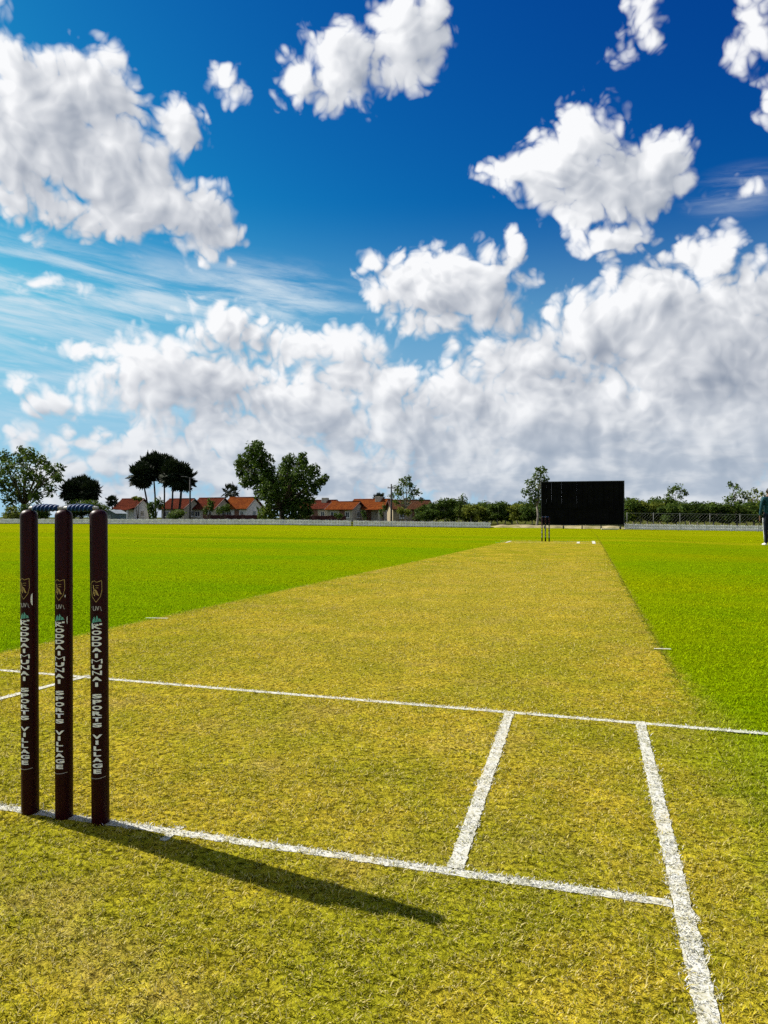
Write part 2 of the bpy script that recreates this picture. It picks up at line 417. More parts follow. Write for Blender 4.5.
def make_turf(TG):
    # soil and thatch sheet
    m, T = new_mat('turf'); g = T.n.new('ShaderNodeGroup'); g.node_tree = TG
    p = pos(T)
    f1 = T.noise(p, 120.0, 4.0, .65); f2 = T.noise(p, 38.0, 3.0, .6); f3 = T.noise(p, 7.0, 3.0, .6)
    k = T.math('MULTIPLY', T.ramp(f1, .3, .7, .62, 1.25, 'LINEAR'), T.ramp(f2, .3, .7, .72, 1.22, 'LINEAR'))
    k = T.math('MULTIPLY', k, T.ramp(f3, .3, .7, .86, 1.12, 'LINEAR'))
    k = T.math('MULTIPLY', k, T.ramp(T.noise(p, 75.0, 3.0, .6), .38, .50, .30, 1.08))  # dark specks painted in as the shade between grass tufts
    k = T.math('MULTIPLY', k, T.math('MULTIPLY_ADD', g.outputs[1], .14, .86))
    col = T.mix(1.0, g.outputs[0], T.comb(k, k, k), 'MULTIPLY')
    h = T.math('MULTIPLY_ADD', f2, 1.4, f1)
    finish(m, T, principled(T, col, .95, .0, 0, bump(T, h, .7, .012)))
    # blades
    b, T = new_mat('turf_blade'); g = T.n.new('ShaderNodeGroup'); g.node_tree = TG
    at_ = T.n.new('ShaderNodeAttribute'); at_.attribute_name = 'rnd'; r = at_.outputs['Fac']
    k = T.math('MULTIPLY', T.ramp(r, 0, 1, .42, 1.85, 'LINEAR'), T.math('MULTIPLY_ADD', g.outputs[1], -.16, 1.16))
    col = T.mix(1.0, g.outputs[0], T.comb(k, k, k), 'MULTIPLY')
    q = T.math('FRACT', T.math('MULTIPLY', r, 91.7))
    col = T.mix(T.math('MULTIPLY', T.ramp(q, .55, .9, 0, .55), g.outputs[1]), col, (.15, .19, .010))
    q2 = T.math('FRACT', T.math('MULTIPLY', r, 57.3))
    col = T.mix(T.math('MULTIPLY', T.ramp(q2, .60, .95, 0, .9), g.outputs[1]), col, (.62, .53, .22))
    d = T.n.new('ShaderNodeBsdfDiffuse'); T.l.new(col, d.inputs[0])
    tr = T.n.new('ShaderNodeBsdfTranslucent'); T.l.new(col, tr.inputs[0])
    ms = T.n.new('ShaderNodeMixShader'); ms.inputs[0].default_value = .38
    T.l.new(d.outputs[0], ms.inputs[1]); T.l.new(tr.outputs[0], ms.inputs[2]); finish(b, T, ms.outputs[0])
    # line paint, thin on the grass
    w, T = new_mat('line_paint'); g = T.n.new('ShaderNodeGroup'); g.node_tree = TG
    at_ = T.n.new('ShaderNodeAttribute'); at_.attribute_name = 'rnd'
    p = pos(T); n = T.noise(p, 150.0, 4.0, .65); n2 = T.noise(p, 30.0, 3.0, .6)
    thin = T.ramp(T.math('ADD', T.math('MULTIPLY', n, .7), T.math('MULTIPLY', n2, .4)), .45, .70, 1.0, .45)
    white = T.mix(T.ramp(at_.outputs['Fac'], 0, 1), (.50, .50, .46), (.70, .70, .66))
    col = T.mix(thin, g.outputs[0], white)
    d = T.n.new('ShaderNodeBsdfDiffuse'); T.l.new(col, d.inputs[0])
    tr = T.n.new('ShaderNodeBsdfTranslucent'); T.l.new(col, tr.inputs[0])
    ms = T.n.new('ShaderNodeMixShader'); ms.inputs[0].default_value = .25
    T.l.new(d.outputs[0], ms.inputs[1]); T.l.new(tr.outputs[0], ms.inputs[2]); finish(w, T, ms.outputs[0])
    return m, b, w

def leaf_mat(name, c1, c2, c3, trans=.3):
    m, T = new_mat(name)
    a = T.n.new('ShaderNodeAttribute'); a.attribute_name = 'rnd'; r = a.outputs['Fac']
    col = T.mix(T.ramp(r, .1, .6), c1, c2); col = T.mix(T.ramp(r, .7, 1.0), col, c3)
    n = T.noise(pos(T, True), .7, 2.0); col = T.mix(T.ramp(n, .4, .7, 0, .4), col, c2)
    d = principled(T, col, .7, .1)
    tr = T.n.new('ShaderNodeBsdfTranslucent'); T.l.new(col, tr.inputs[0])
    ms = T.n.new('ShaderNodeMixShader'); ms.inputs[0].default_value = trans
    T.l.new(d, ms.inputs[1]); T.l.new(tr.outputs[0], ms.inputs[2]); finish(m, T, ms.outputs[0]); return m

# ------------------------------------------------------------------ FIELD
LINES = {}   # name -> list of (p0, p1, half width)
def build_field(turf, blade, paint):
    xs = np.unique(np.concatenate([[-4000,-1500,-600,-300,-150,-110], np.arange(-90, 60.1, 2.0), np.arange(2, 7, .5), [80,110,150,300,600,1500,4000]]))
    ys = np.unique(np.concatenate([[-1500,-400,-100,-40], np.arange(-20, 100.1, 2.0), [110,130,160,200,300,600,1500,5000]]))
    X, Y = np.meshgrid(xs, ys); Z = gz(X, Y)
    V = np.stack([X, Y, Z], -1).reshape(-1, 3); nx = len(xs)
    fs = [(j*nx+i, j*nx+i+1, (j+1)*nx+i+1, (j+1)*nx+i) for j in range(len(ys)-1) for i in range(nx-1)]
    g = MB().add(V, fs).build('ground', turf); tag(g, 'bright green mown outfield around the pitch', 'ground', kind='structure')
    # the pitch itself, a sheet just above
    ys = np.linspace(-2.2, 21.6, 60); V = []; fs = []
    for y in ys:
        xl = -1.69 + (y-2.45)*.033; V += [(xl, y, .004), (1.535, y, .004)]
    for i in range(len(ys)-1): fs.append((2*i, 2*i+1, 2*i+3, 2*i+2))
    p = MB().add(V, fs).build('pitch', turf); tag(p, 'straw coloured rolled cricket pitch running to the far stumps', 'pitch', kind='structure')
    # low bank of bare earth beyond the rope, under the sight screen
    earth = simple('pale_earth', (.31,.26,.15), .9, .1, .45, .9, c2=(.17,.15,.06))
    V = []; fs = []; n = 60
    for i in range(n):
        t = i/(n-1); px = 486 + t*146
        k = 1 + .5*math.sin(t*31) + .3*math.sin(t*67+1); e = min(1, t*9, (1-t)*9)
        for d, h in ((70.6 - .5*k, -.02), (71.2 - .3*k, .16*e*(1+.3*k)), (72.0, .22*e*(1+.25*k)), (73.6, .20*e), (75.0, -.05)):
            q = at(px, 520, d); V.append((q.x, q.y, float(gz(q.x, q.y)) + h))
    for i in range(n-1): fs += [(5*i+j, 5*i+5+j, 5*i+6+j, 5*i+1+j) for j in range(4)]
    e = MB().add(V, fs).build('earth_bank', earth, smooth=True); tag(e, 'low pale bank of bare earth under the black sight screen', 'earth', kind='structure')

    # rough ground beyond the boundary fence
    rough = simple('rough_ground', (.075,.070,.020), .95, .0, .6, .35, c2=(.035,.05,.010))
    V = []; fs = []; rows = (0, 8, 20, 45, 110, 300, 900, 3500)
    edge = [(-900,150),(-400,95),(-90,80.6),(-20,77.6),(60,74.6),(130,72.6),(200,70.6),(270,68.6),(351,67.1),(400,66.6),(450,66.6),(491,66.8),(497,75.5),(560,76),(620,75.5),(627,69.4),(680,69),(740,68.8),(830,68.8),(900,68.8),(1300,72)]
    for px, d in edge:
        for k in rows:
            q = at(px, 520, d+k); V.append((q.x, q.y, float(gz(q.x, q.y)) + .05))
    nr = len(rows)
    for i in range(len(edge)-1): fs += [(nr*i+j, nr*i+nr+j, nr*i+nr+1+j, nr*i+1+j) for j in range(nr-1)]
    e = MB().add(V, fs).build('rough_ground', rough); tag(e, 'dark rough ground beyond the boundary fences', 'ground', kind='structure')

    # creases: (label, kind name, segments)
    q = lambda px, py: np.array(ground_at(px, py))[:2]
    spec = [
     ('popping_crease', 'long white popping crease crossing the pitch in front of the near stumps', [(q(-60,666.0), q(790,737.0), .016)]),
     ('bowling_crease', 'white bowling crease under the near stumps with a short tick', [(np.array((-1.33,.02)), q(672,906), .015), (q(181,829), q(163,843), .010)]),
     ('return_crease', 'white return crease on the right running off the bottom of the photo', [(q(640,723), q(717,1060), .0185)]),
     ('wide_guideline', 'wide white guideline between bowling and popping creases, right of the stumps', [(q(510,713), q(455,871), .0185)]),
     ('wide_guideline', 'white guideline behind the near stumps, left side', [(q(88,677), q(-90,724), .0185)]),
     ('return_crease', 'far return crease, a tiny white dash at the right edge of the far pitch end', [(np.array((1.345,18.6)), np.array((1.345,20.9)), .05)]),
     ('wide_guideline', 'far guideline, a tiny white dash between far stumps and right pitch edge', [(np.array((.93,18.75)), np.array((.93,20.1)), .045)]),
     ('return_crease', 'far return crease, a faint white dash left of the far stumps', [(np.array((-1.0,18.75)), np.array((-1.0,20.1)), .035)]),
     ('popping_crease', 'far popping crease, a thin pale line just before the far stumps', [(np.array((-1.3,18.9)), np.array((1.5,18.9)), .02)]),
     ('bowling_crease', 'far bowling crease, a thin pale line at the foot of the far stumps', [(np.array((-1.3,20.12)), np.array((1.32,20.12)), .02)]),
     ('guide_mark', 'short white dash in the green grass at the right pitch edge', [(q(654,650), q(671,650.5), .011)]),
     ('guide_mark', 'short faint white dash at the left pitch edge', [(q(146,619), q(168,619.5), .011)]),
    ]
    objs = []
    for name, label, segs in spec:
        objs.append((name, label, segs))
    # ---- grass blades, thinning with distance
    cx, cy = CAM[0], CAM[1]
    def sample(d0, d1, dens):
        half = 1.45 if d1 < 2.9 else (1.15 if d1 < 6 else .92)
        A = half*(d1*d1 - d0*d0); n = int(A*dens)
        d = np.sqrt(rng.uniform(d0*d0, d1*d1, n)); t = rng.uniform(-half, half, n)
        return np.stack([cx + _f.x*d + _r.x*d*t, cy + _f.y*d + _r.y*d*t], -1), d
    P, D = [], []
    bands = [(.75,1.4,115000),(1.4,2.0,72000),(2.0,2.8,34000),(2.8,4.0,17000),(4.0,5.6,8000),(5.6,8.0,3300),(8.0,11.5,1700),(11.5,16,700)]
    for d0, d1, de in bands:
        a, b = sample(d0, d1, de*BLADES); P.append(a); D.append(b)
    P = np.concatenate(P); D = np.concatenate(D); n = len(P)
    xl = -1.69 + (P[:,1]-2.45)*.033
    edge = 1.535 + rng.normal(0, .05, n) + .25*sstep(2.6,.2,P[:,1])*rng.uniform(-1,1,n)
    onp = (P[:,0] > xl + rng.normal(0,.05,n)) & (P[:,0] < edge) & (P[:,1] < 21)
    # clumping; blades thin out until only the sheet's own grain is left
    keep = rng.random(n) > np.where(onp, sstep(8, 15.5, D), sstep(4.5, 13, D))
    hole = np.sin(P[:,0]*173 + 2.2*np.sin(P[:,1]*97))*np.sin(P[:,1]*161 + 2.2*np.sin(P[:,0]*83)) + .6*np.sin(P[:,0]*71 + 1.7*np.sin(P[:,1]*57))*np.sin(P[:,1]*63)
    keep &= rng.random(n) < np.clip(1.0 - 1.0*sstep(-.15, -.65, hole), .05, 1)
    P, D, onp = P[keep], D[keep], onp[keep]; n = len(P)
    cl = .5 + .5*np.sin(P[:,0]*61+3*np.sin(P[:,1]*37))*np.sin(P[:,1]*53+3*np.sin(P[:,0]*29))
    az = rng.uniform(0, 2*math.pi, n)
    grow = 1 + .07*np.clip(D-1.5, 0, 12)
    L = np.where(onp, rng.uniform(.005,.0125,n)+.006*(rng.random(n)<.07), rng.uniform(.006,.013,n))*grow*(.62+.80*cl)
    lean = np.where(onp, rng.normal(66,15,n), rng.normal(58,16,n)); lean = np.radians(np.clip(lean, 5, 86))
    Wd = rng.uniform(.0011,.0024,n)*(1 + .34*np.clip(D-1.2, 0, 15))
    R = np.clip(rng.normal(.5,.22,n) + .34*(cl-.5), 0, 1)
    hd = np.stack([np.cos(az), np.sin(az)], -1); sd = np.stack([-np.sin(az), np.cos(az)], -1)
    z0 = gz(P[:,0], P[:,1]) + .002
    def piece(sel, lift=0.0, flat=False):
        p = P[sel]; h = hd[sel]; s = sd[sel]*Wd[sel][:,None]*.5; l = L[sel]; le = lean[sel]; z = z0[sel] + lift
        if flat: le = np.radians(rng.uniform(45, 84, len(p))); l = l*.62
        m_h = (l*.55*np.sin(le*.72))[:,None]*h; m_z = l*.55*np.cos(le*.72)
        t_h = m_h + (l*.45*np.sin(np.minimum(le*1.2,1.6)))[:,None]*h; t_z = np.maximum(m_z + l*.45*np.cos(np.minimum(le*1.2,1.6)), .003)
        k = len(p); V = np.zeros((k,5,3))
        V[:,0,:2] = p - s; V[:,1,:2] = p + s; V[:,2,:2] = p + m_h + s*.8; V[:,3,:2] = p + m_h - s*.8; V[:,4,:2] = p + t_h
        V[:,0,2] = V[:,1,2] = z; V[:,2,2] = V[:,3,2] = z + m_z; V[:,4,2] = z + t_z
        return V.reshape(-1,3), np.repeat(R[sel], 5)
    POLY = [(0,1,2,3),(3,2,4)]
    used = np.zeros(n, bool)
    ragged = rng.normal(0, .0045, n)
    lift_i = -1
    for name, label, segs in objs:
        # painted strip with frayed edges, plus the painted blades standing on it
        V = []; polys = []; pick = np.zeros(n, bool); nv = 0; vr = []
        for p0, p1, hw in segs:
            lift_i += 1
            p0 = np.asarray(p0, float); p1 = np.asarray(p1, float); ln = np.linalg.norm(p1-p0); u = (p1-p0)/ln; w = np.array((-u[1],u[0]))
            k = max(4, int(ln/.012)); k = min(k, 400)
            for i in range(k+1):
                c = p0 + u*ln*i/k
                for s in (-1, 1):
                    e = c + w*s*(hw*.86 + rng.normal(0,.0012)); V.append((e[0], e[1], .0047 + .00035*lift_i))
            polys += [(nv+2*i, nv+2*i+1, nv+2*i+3, nv+2*i+2) for i in range(k)]; nv += 2*(k+1)
            rel = P - p0; a = rel@u; b = np.abs(rel@w)
            hit = (a > -.003) & (a < ln+.003) & (b + ragged < hw) & ~used
            drop = rng.random(n) < (.12 + .18*(cl < .35))
            pick |= hit & ~drop; used |= hit & ~drop
        mb = MB().add(V, polys, .6)
        if pick.any():
            bv, br = piece(np.where(pick)[0], .0035, True)
            m_ = len(bv)//5
            bf = [(5*i,5*i+1,5*i+2,5*i+3) for i in range(m_)] + [(5*i+3,5*i+2,5*i+4) for i in range(m_)]
            mb.add(bv, bf, br)
        o = mb.build(name, paint, attr=True); tag(o, label, 'pitch marking', kind='structure')
    for nm, sel, lab in (('pitch_grass', onp & ~used, 'short dry straw coloured grass matted over the pitch'), ('outfield_grass', ~onp & ~used, 'short lush green grass beside the pitch')):
        v, r = piece(np.where(sel)[0])
        o = quads_mesh(nm, v, 5, POLY, blade, rnd=r); tag(o, lab, 'grass', kind='stuff')
    print('BLADES', n)
BLADES = 1.0
# ------------------------------------------------------------------ WICKETS
ST_H, ST_R = .711, .0193
def lettering_mesh():
    """KODDAIMUNAI SPORTS VILLAGE, one wide letter under the other, flat in (u, v)"""
    words = 'KODDAIMUNAI SPORTS VILLAGE'
    pitch, top, h = .01290, .4480, .0096
    bm = bmesh.new(); dg = bpy.context.evaluated_depsgraph_get()
    for i, ch in enumerate(words):
        if ch == ' ': continue
        cu = bpy.data.curves.new('letter', 'FONT'); cu.body = ch; cu.offset = {'M': -.012, 'N': .012, 'K': .03}.get(ch, .046); cu.resolution_u = 4; cu.fill_mode = 'FRONT'
        ob = bpy.data.objects.new('letter', cu); ROOTCOL.objects.link(ob)
        dg.update(); me = bpy.data.meshes.new_from_object(ob.evaluated_get(bpy.context.evaluated_depsgraph_get()))
        co = np.array([v.co[:] for v in me.vertices]); lo = co.min(0); hi = co.max(0)
        wide = {'I': .0062, 'M': .0250, 'L': .0165, 'E': .0175, 'T': .0205, 'P': .0205, 'S': .0215}.get(ch, .0225)
        for v in me.vertices:
            v.co.x = ((v.co.x-lo[0])/(hi[0]-lo[0]) - .5)*wide
            v.co.y = ((v.co.y-lo[1])/(hi[1]-lo[1]) - .5)*h + top - i*pitch
            v.co.z = 0
        bm.from_mesh(me); bpy.data.objects.remove(ob); bpy.data.meshes.remove(me); bpy.data.curves.remove(cu)
    for k in range(-6, 7):
        bmesh.ops.bisect_plane(bm, geom=bm.verts[:]+bm.edges[:]+bm.faces[:], plane_co=(k*.0022, 0, 0), plane_no=(1,0,0))
    return bm
def ribbon(bm, pts, w):
    """thin drawn stroke in (u, v)"""
    for (a, b) in zip(pts[:-1], pts[1:]):
        a = Vector((*a, 0)); b = Vector((*b, 0)); t = (b-a).normalized(); n = Vector((-t.y, t.x, 0))*w*.5
        k = max(1, int((b-a).length/.002))
        for i in range(k):
            p = a.lerp(b, i/k); q = a.lerp(b, (i+1)/k)
            bm.faces.new([bm.verts.new(c) for c in (p-n, q-n, q+n, p+n)])
def poly(bm, pts): bm.faces.new([bm.verts.new((*p, 0)) for p in pts])
def shield_mesh():
    bm = bmesh.new(); z = .527; w, h = .0125, .024
    ribbon(bm, [(-w, z+h*.82), (-w*.3, z+h), (w*.1, z+h*.86), (w*.95, z+h), (w, z+h*.1), (w*.72, z-h*.5), (0, z-h), (-w*.72, z-h*.5), (-w, z+h*.1), (-w, z+h*.82)], .0011)
    # figure inside: upright beast with raised paw, plain strokes
    ribbon(bm, [(-.0062, z+.014), (-.0048, z+.004), (-.006, z-.006)], .0022)
    ribbon(bm, [(-.0048, z+.004), (.000, z+.0015), (.0035, z-.008)], .0034)
    ribbon(bm, [(-.002, z-.001), (-.0035, z-.010)], .0022)
    ribbon(bm, [(.0015, z-.003), (.0055, z-.0095)], .002)
    ribbon(bm, [(-.0015, z+.013), (.0055, z+.013)], .001); ribbon(bm, [(-.001, z+.008), (.005, z+.008)], .001)
    return bm
def caption_mesh():
    bm = bmesh.new(); z = .489
    ribbon(bm, [(-.0065, z+.005), (-.0065, z-.004), (-.002, z-.004)], .0016)
    ribbon(bm, [(-.001, z+.005), (-.001, z-.004)], .0016); ribbon(bm, [(.001, z+.005), (.0035, z-.004), (.006, z+.005)], .0016)
    ribbon(bm, [(-.0115, z+.003), (-.0095, z+.003)], .0016); ribbon(bm, [(.009, z+.004), (.010, z-.003), (.012, z-.006)], .001)
    return bm
def badge_mesh():
    bm = bmesh.new(); z = .464
    for pts in ([(-.011,z-.008),(-.008,z+.001),(-.004,z+.007),(-.002,z+.001),(-.004,z-.006)], [(-.003,z-.006),(-.001,z+.002),(.001,z+.0095),(.004,z+.004),(.003,z-.005)],
                [(.004,z-.005),(.005,z+.003),(.009,z+.001),(.0115,z-.005)]): poly(bm, pts)
    return bm
def badge_text_mesh():
    bm = bmesh.new(); z = .4535
    ribbon(bm, [(-.0115, z), (-.008, z+.0015)], .0026); ribbon(bm, [(-.006, z), (.004, z)], .0014); ribbon(bm, [(.0065, z), (.012, z)], .0036)
    return bm
def ring_mesh():
    bm = bmesh.new(); ribbon(bm, [(-.022 + .040*i/24, .1095 + .003*((i-9)/15)**2) for i in range(25)], .0011); return bm
def chip_mesh(u, v, w, h):
    bm = bmesh.new(); poly(bm, [(u + w*math.cos(a), v + h*math.sin(a)) for a in np.linspace(math.pi/2, 3*math.pi/2, 14)]); return bm

def wrap(bm, face, off=.0004):
    """lays a flat (u, v) drawing on the round stump; face = bearing it is turned to"""
    bm = bm.copy(); bmesh.ops.triangulate(bm, faces=bm.faces[:])
    for v in bm.verts:
        a = face + v.co.x/ST_R; v.co = Vector((math.cos(a)*(ST_R+off), math.sin(a)*(ST_R+off), v.co.y))
    bm.normal_update()
    for f in bm.faces:
        c = f.calc_center_median()
        if f.normal.dot(Vector((c.x, c.y, 0))) < 0: f.normal_flip()
    return bm
def from_bm(name, bm, material, parent):
    me = bpy.data.meshes.new(name); bm.to_mesh(me); bm.free(); return link(name, me, material, parent)

def build_wickets():
    m, T = new_mat('maroon_lacquer')
    p = pos(T, True); n = T.noise(T.vmath('MULTIPLY', p, (60, 60, 3)), 1.0, 5.0, .6); n2 = T.noise(p, 260.0, 3.0, .6)
    col = T.mix(T.ramp(n, .35, .7), (.026,.0014,.0036), (.013,.0008,.002))
    col = T.mix(T.ramp(n2, .70, .76, 0, .2), col, (.16,.10,.09))
    finish(m, T, principled(T, col, T.ramp(n, .3, .7, .36, .5), .12, 0, bump(T, n, .06, .002), .0))
    white = simple('lettering_white', (.90,.90,.88), .5, .3, .12, 300); gold = simple('dull_gold', (.50,.34,.10), .45, .5, .4, 300)
    grey = simple('faded_silver', (.45,.42,.42), .5, .4, .3, 300); teal = simple('badge_teal', (.14,.44,.36), .5, .3, .35, 260)
    flats = dict(lettering=(lettering_mesh(), white), crest=(shield_mesh(), gold), caption=(caption_mesh(), grey), badge=(badge_mesh(), teal),
                 badge_text=(badge_text_mesh(), white), ring_line=(ring_mesh(), grey))
    prof = [(ST_R*.9, -.06), (ST_R, -.05), (ST_R, ST_H-.015)]
    for a in np.linspace(0, math.pi/2, 9)[1:]:
        prof.append((max(ST_R*math.cos(a)**.9, .0008), ST_H-.015 + .015*math.sin(a)))
    def stump(label, loc, turn, lean, group, chips=()):
        t = thing('stump', label, 'stump', loc, 0, group); t.rotation_euler = lean
        MB().lathe(prof, 40).build('stake', m, t, True)
        c = Vector((CAM[0]-loc[0], CAM[1]-loc[1])); b = math.atan2(c.y, c.x)
        # turning towards the viewer's left is a clockwise step seen from above
        face = b - math.radians(turn)
        for k, (bm, mt) in flats.items(): from_bm(k, wrap(bm, face), mt, t)
        for ch in chips: from_bm('paint_chip', wrap(chip_mesh(*ch[1:]), b + ch[0]), white, t)
        return t
    base = []
    for (px, py) in ((30.3,812.3),(64.2,817.2),(100.6,822.8)):
        g = ground_at(px, py); d = Vector((g.x-CAM[0], g.y-CAM[1], 0)).normalized()*ST_R*-.5
        base.append((g.x+d.x, g.y+d.y, 0))
    labs = ('near maroon stump at the photo edge, a large white chip beside its crest', 'near maroon stump standing between its two lettered neighbours', 'near maroon stump closest to the camera, lettering turned fully to view')
    chips = ([(math.radians(20), 0, .502, .0042, .014)], [(math.radians(4), .002, .513, .0016, .0030), (math.radians(22), 0, .458, .0018, .009)], [])
    R = Vector((math.cos(YAW), math.sin(YAW)))
    tops = []
    for i, bpos in enumerate(base):
        lean = (0, -math.radians((.66,.42,.72)[i]), 0)
        stump(labs[i], bpos, (36, 31.5, 19)[i], lean, 'stumps of the near wicket', chips[i])
        tops.append(Vector(bpos) + Vector((math.sin(lean[1])*ST_H, 0, ST_H)))
    far_labs = ('tiny dark far stump before the sight screen, left one of its three', 'tiny dark far stump before the sight screen, middle one of its three', 'tiny dark far stump before the sight screen, right one of its three')
    ftops = []
    for i, x in enumerate((-.098, .0, .105)):
        stump(far_labs[i], (x, 20.12, .004), 10, (0,0,0), 'stumps of the far wicket'); ftops.append(Vector((x, 20.12, ST_H+.004)))
    # bails: spiral grooved barrel with two bare spigots
    blue, T = new_mat('bail_blue')
    a = T.n.new('ShaderNodeAttribute'); a.attribute_name = 'rnd'
    col = T.mix(T.ramp(a.outputs['Fac'], .93, 1.0), (.001,.016,.085), (.10,.28,.55)); finish(blue, T, principled(T, col, .6, .12))
    pale = simple('bare_spigot_wood', (.36,.35,.34), .5, .3, .2, 200)
    def bail(a, b, label, group):
        mid = (a+b)*.5; ax = (b-a).normalized(); L = (b-a).length
        t = thing('bail', label, 'bail', mid + Vector((0,0,.0035)), 0, group)
        t.rotation_euler = ax.to_track_quat('X', 'Z').to_euler()
        vs = []; fs = []; at_ = []; seg = 40; rings = 90; half = L*.36
        for i in range(rings+1):
            s = i/rings; x = -half + 2*half*s
            env = min(1, .62 + .38*math.sin(math.pi*min(1, max(0, s)))**.5)
            for k in range(seg):
                w = 2*math.pi*k/seg; g = math.cos(3*w + s*2*math.pi*6.2)
                r = .0086*env*(1 + .11*g); vs.append((x, r*math.cos(w), r*math.sin(w))); at_.append(.5 + .5*g)
        for i in range(rings):
            for k in range(seg):
                l = (k+1) % seg; fs.append((i*seg+k, (i+1)*seg+k, (i+1)*seg+l, i*seg+l))
        fs.append(tuple(range(seg))); fs.append(tuple(rings*seg+k for k in range(seg-1,-1,-1)))
        MB().add(vs, fs, np.array(at_)).build('barrel', blue, t, True, True)
        for s in (-1, 1):
            MB().tube([(s*half*.98,0,0), (s*half*1.10,0,0), (s*half*1.30,0,-.0005), (s*half*1.36,0,-.001)], [.0052,.0040,.0042,.0028], 14).build('spigot', pale, t, True)
    bail(tops[0], tops[1], 'blue spiral bail lying across the two near stumps at the photo edge', 'bails of the near wicket')
    bail(tops[1], tops[2], 'blue spiral bail resting on the near stump closest to the camera', 'bails of the near wicket')
    bail(ftops[0], ftops[1], 'tiny dark bail joining left and middle far stumps', 'bails of the far wicket')
    bail(ftops[1], ftops[2], 'tiny dark bail joining middle and right far stumps', 'bails of the far wicket')

# ------------------------------------------------------------------ SIGHT SCREEN
def on_plane_y(px, py, Y):
    d = _F + _R3*((px-384)/FPX) - _U3*((py-512)/FPX); t = (Y-CAM[1])/d.y; return Vector(CAM) + d*t
def build_screen():
    Y = 68.0
    black = simple('black_board_paint', (.004,.004,.0045), .7, .04, .4, 1.2, bmp=.05)
    steel = simple('dark_steel', (.02,.02,.022), .45, .5, .4, 6)
    x0 = on_plane_y(541.3, 500, Y).x; x1 = on_plane_y(624.0, 500, Y).x; top = on_plane_y(582, 481.3, Y).z; bot = on_plane_y(582, 525.3, Y).z
    zg = float(gz((x0+x1)/2, Y))
    t = thing('sight_screen', 'large black slatted sight screen standing behind the far stumps', 'sight screen', ((x0+x1)/2, Y, zg))
    W = (x1-x0)/2; z0 = bot-zg; z1 = top-zg
    m = MB(); n = 16; w = 2*W/n
    for i in range(n):
        a = -math.radians(9 + 4*math.sin(i*2.3)); M = Matrix.Translation((-W + w*(i+.5), 0, 0)) @ Matrix.Rotation(a, 4, 'Z')
        m.box((-w*.494, -.012, z0+1.55+.05*math.sin(i*1.7)), (w*(.520+.007*math.sin(i*4.1)), .012, z1-.05), M, .004)
    m.build('slat_panel', black, t)
    m = MB()
    for i in range(6): m.box((-W + 2*W*i/6 + .012, .05, z0+.06), (-W + 2*W*(i+1)/6 - .012, .075, z0+1.62), None, .004)
    m.build('lower_panel', black, t)
    MB().box((-W+.05, .11, z0+.06), (W-.05, .125, z0+2.0)).build('backing_sheet', black, t)
    f = MB()
    f.box((-W-.04, -.05, z0-.02), (-W+.03, .16, z1+.02), None, .008); f.box((W-.03, -.05, z0-.02), (W+.04, .16, z1+.02), None, .008)
    f.box((-W+.031, -.04, z1-.05), (W-.031, .15, z1+.018), None, .008); f.box((-W+.031, -.04, z0-.02), (W-.031, .15, z0+.05), None, .008)
    f.build('frame', steel, t)
    for x in np.linspace(-W+.3, W-.3, 5):
        s = MB(); s.tube([(x,.17,z1-.3), (x,1.5,.28)], [.035,.035], 8); s.box((x-.05,-.25,.20), (x+.05,1.7,.27), None, .006); s.build('brace', steel, t)
        for y in (-.15, 1.5):
            wv = MB(); vs = [(.0,.0)]
            wv.tube([(x-.05,y,.14),(x-.03,y,.14),(x+.03,y,.14),(x+.05,y,.14)], [.09,.14,.14,.09], 16); wv.build('wheel', steel, t, False)
    plank = simple('bleached_plank', (.62,.58,.44), .7, .2, .25, 5)
    p = on_plane_y(611, 528, Y-1.2); z = float(gz(p.x, p.y))
    o = MB().box((-.85,-.12,.02), (.65,.12,.13), None, .01).build('plank', plank); o.location = (p.x, p.y, z); o.rotation_euler = (0,0,.12)
    tag(o, 'pale plank lying in the grass below the right end of the sight screen', 'plank')

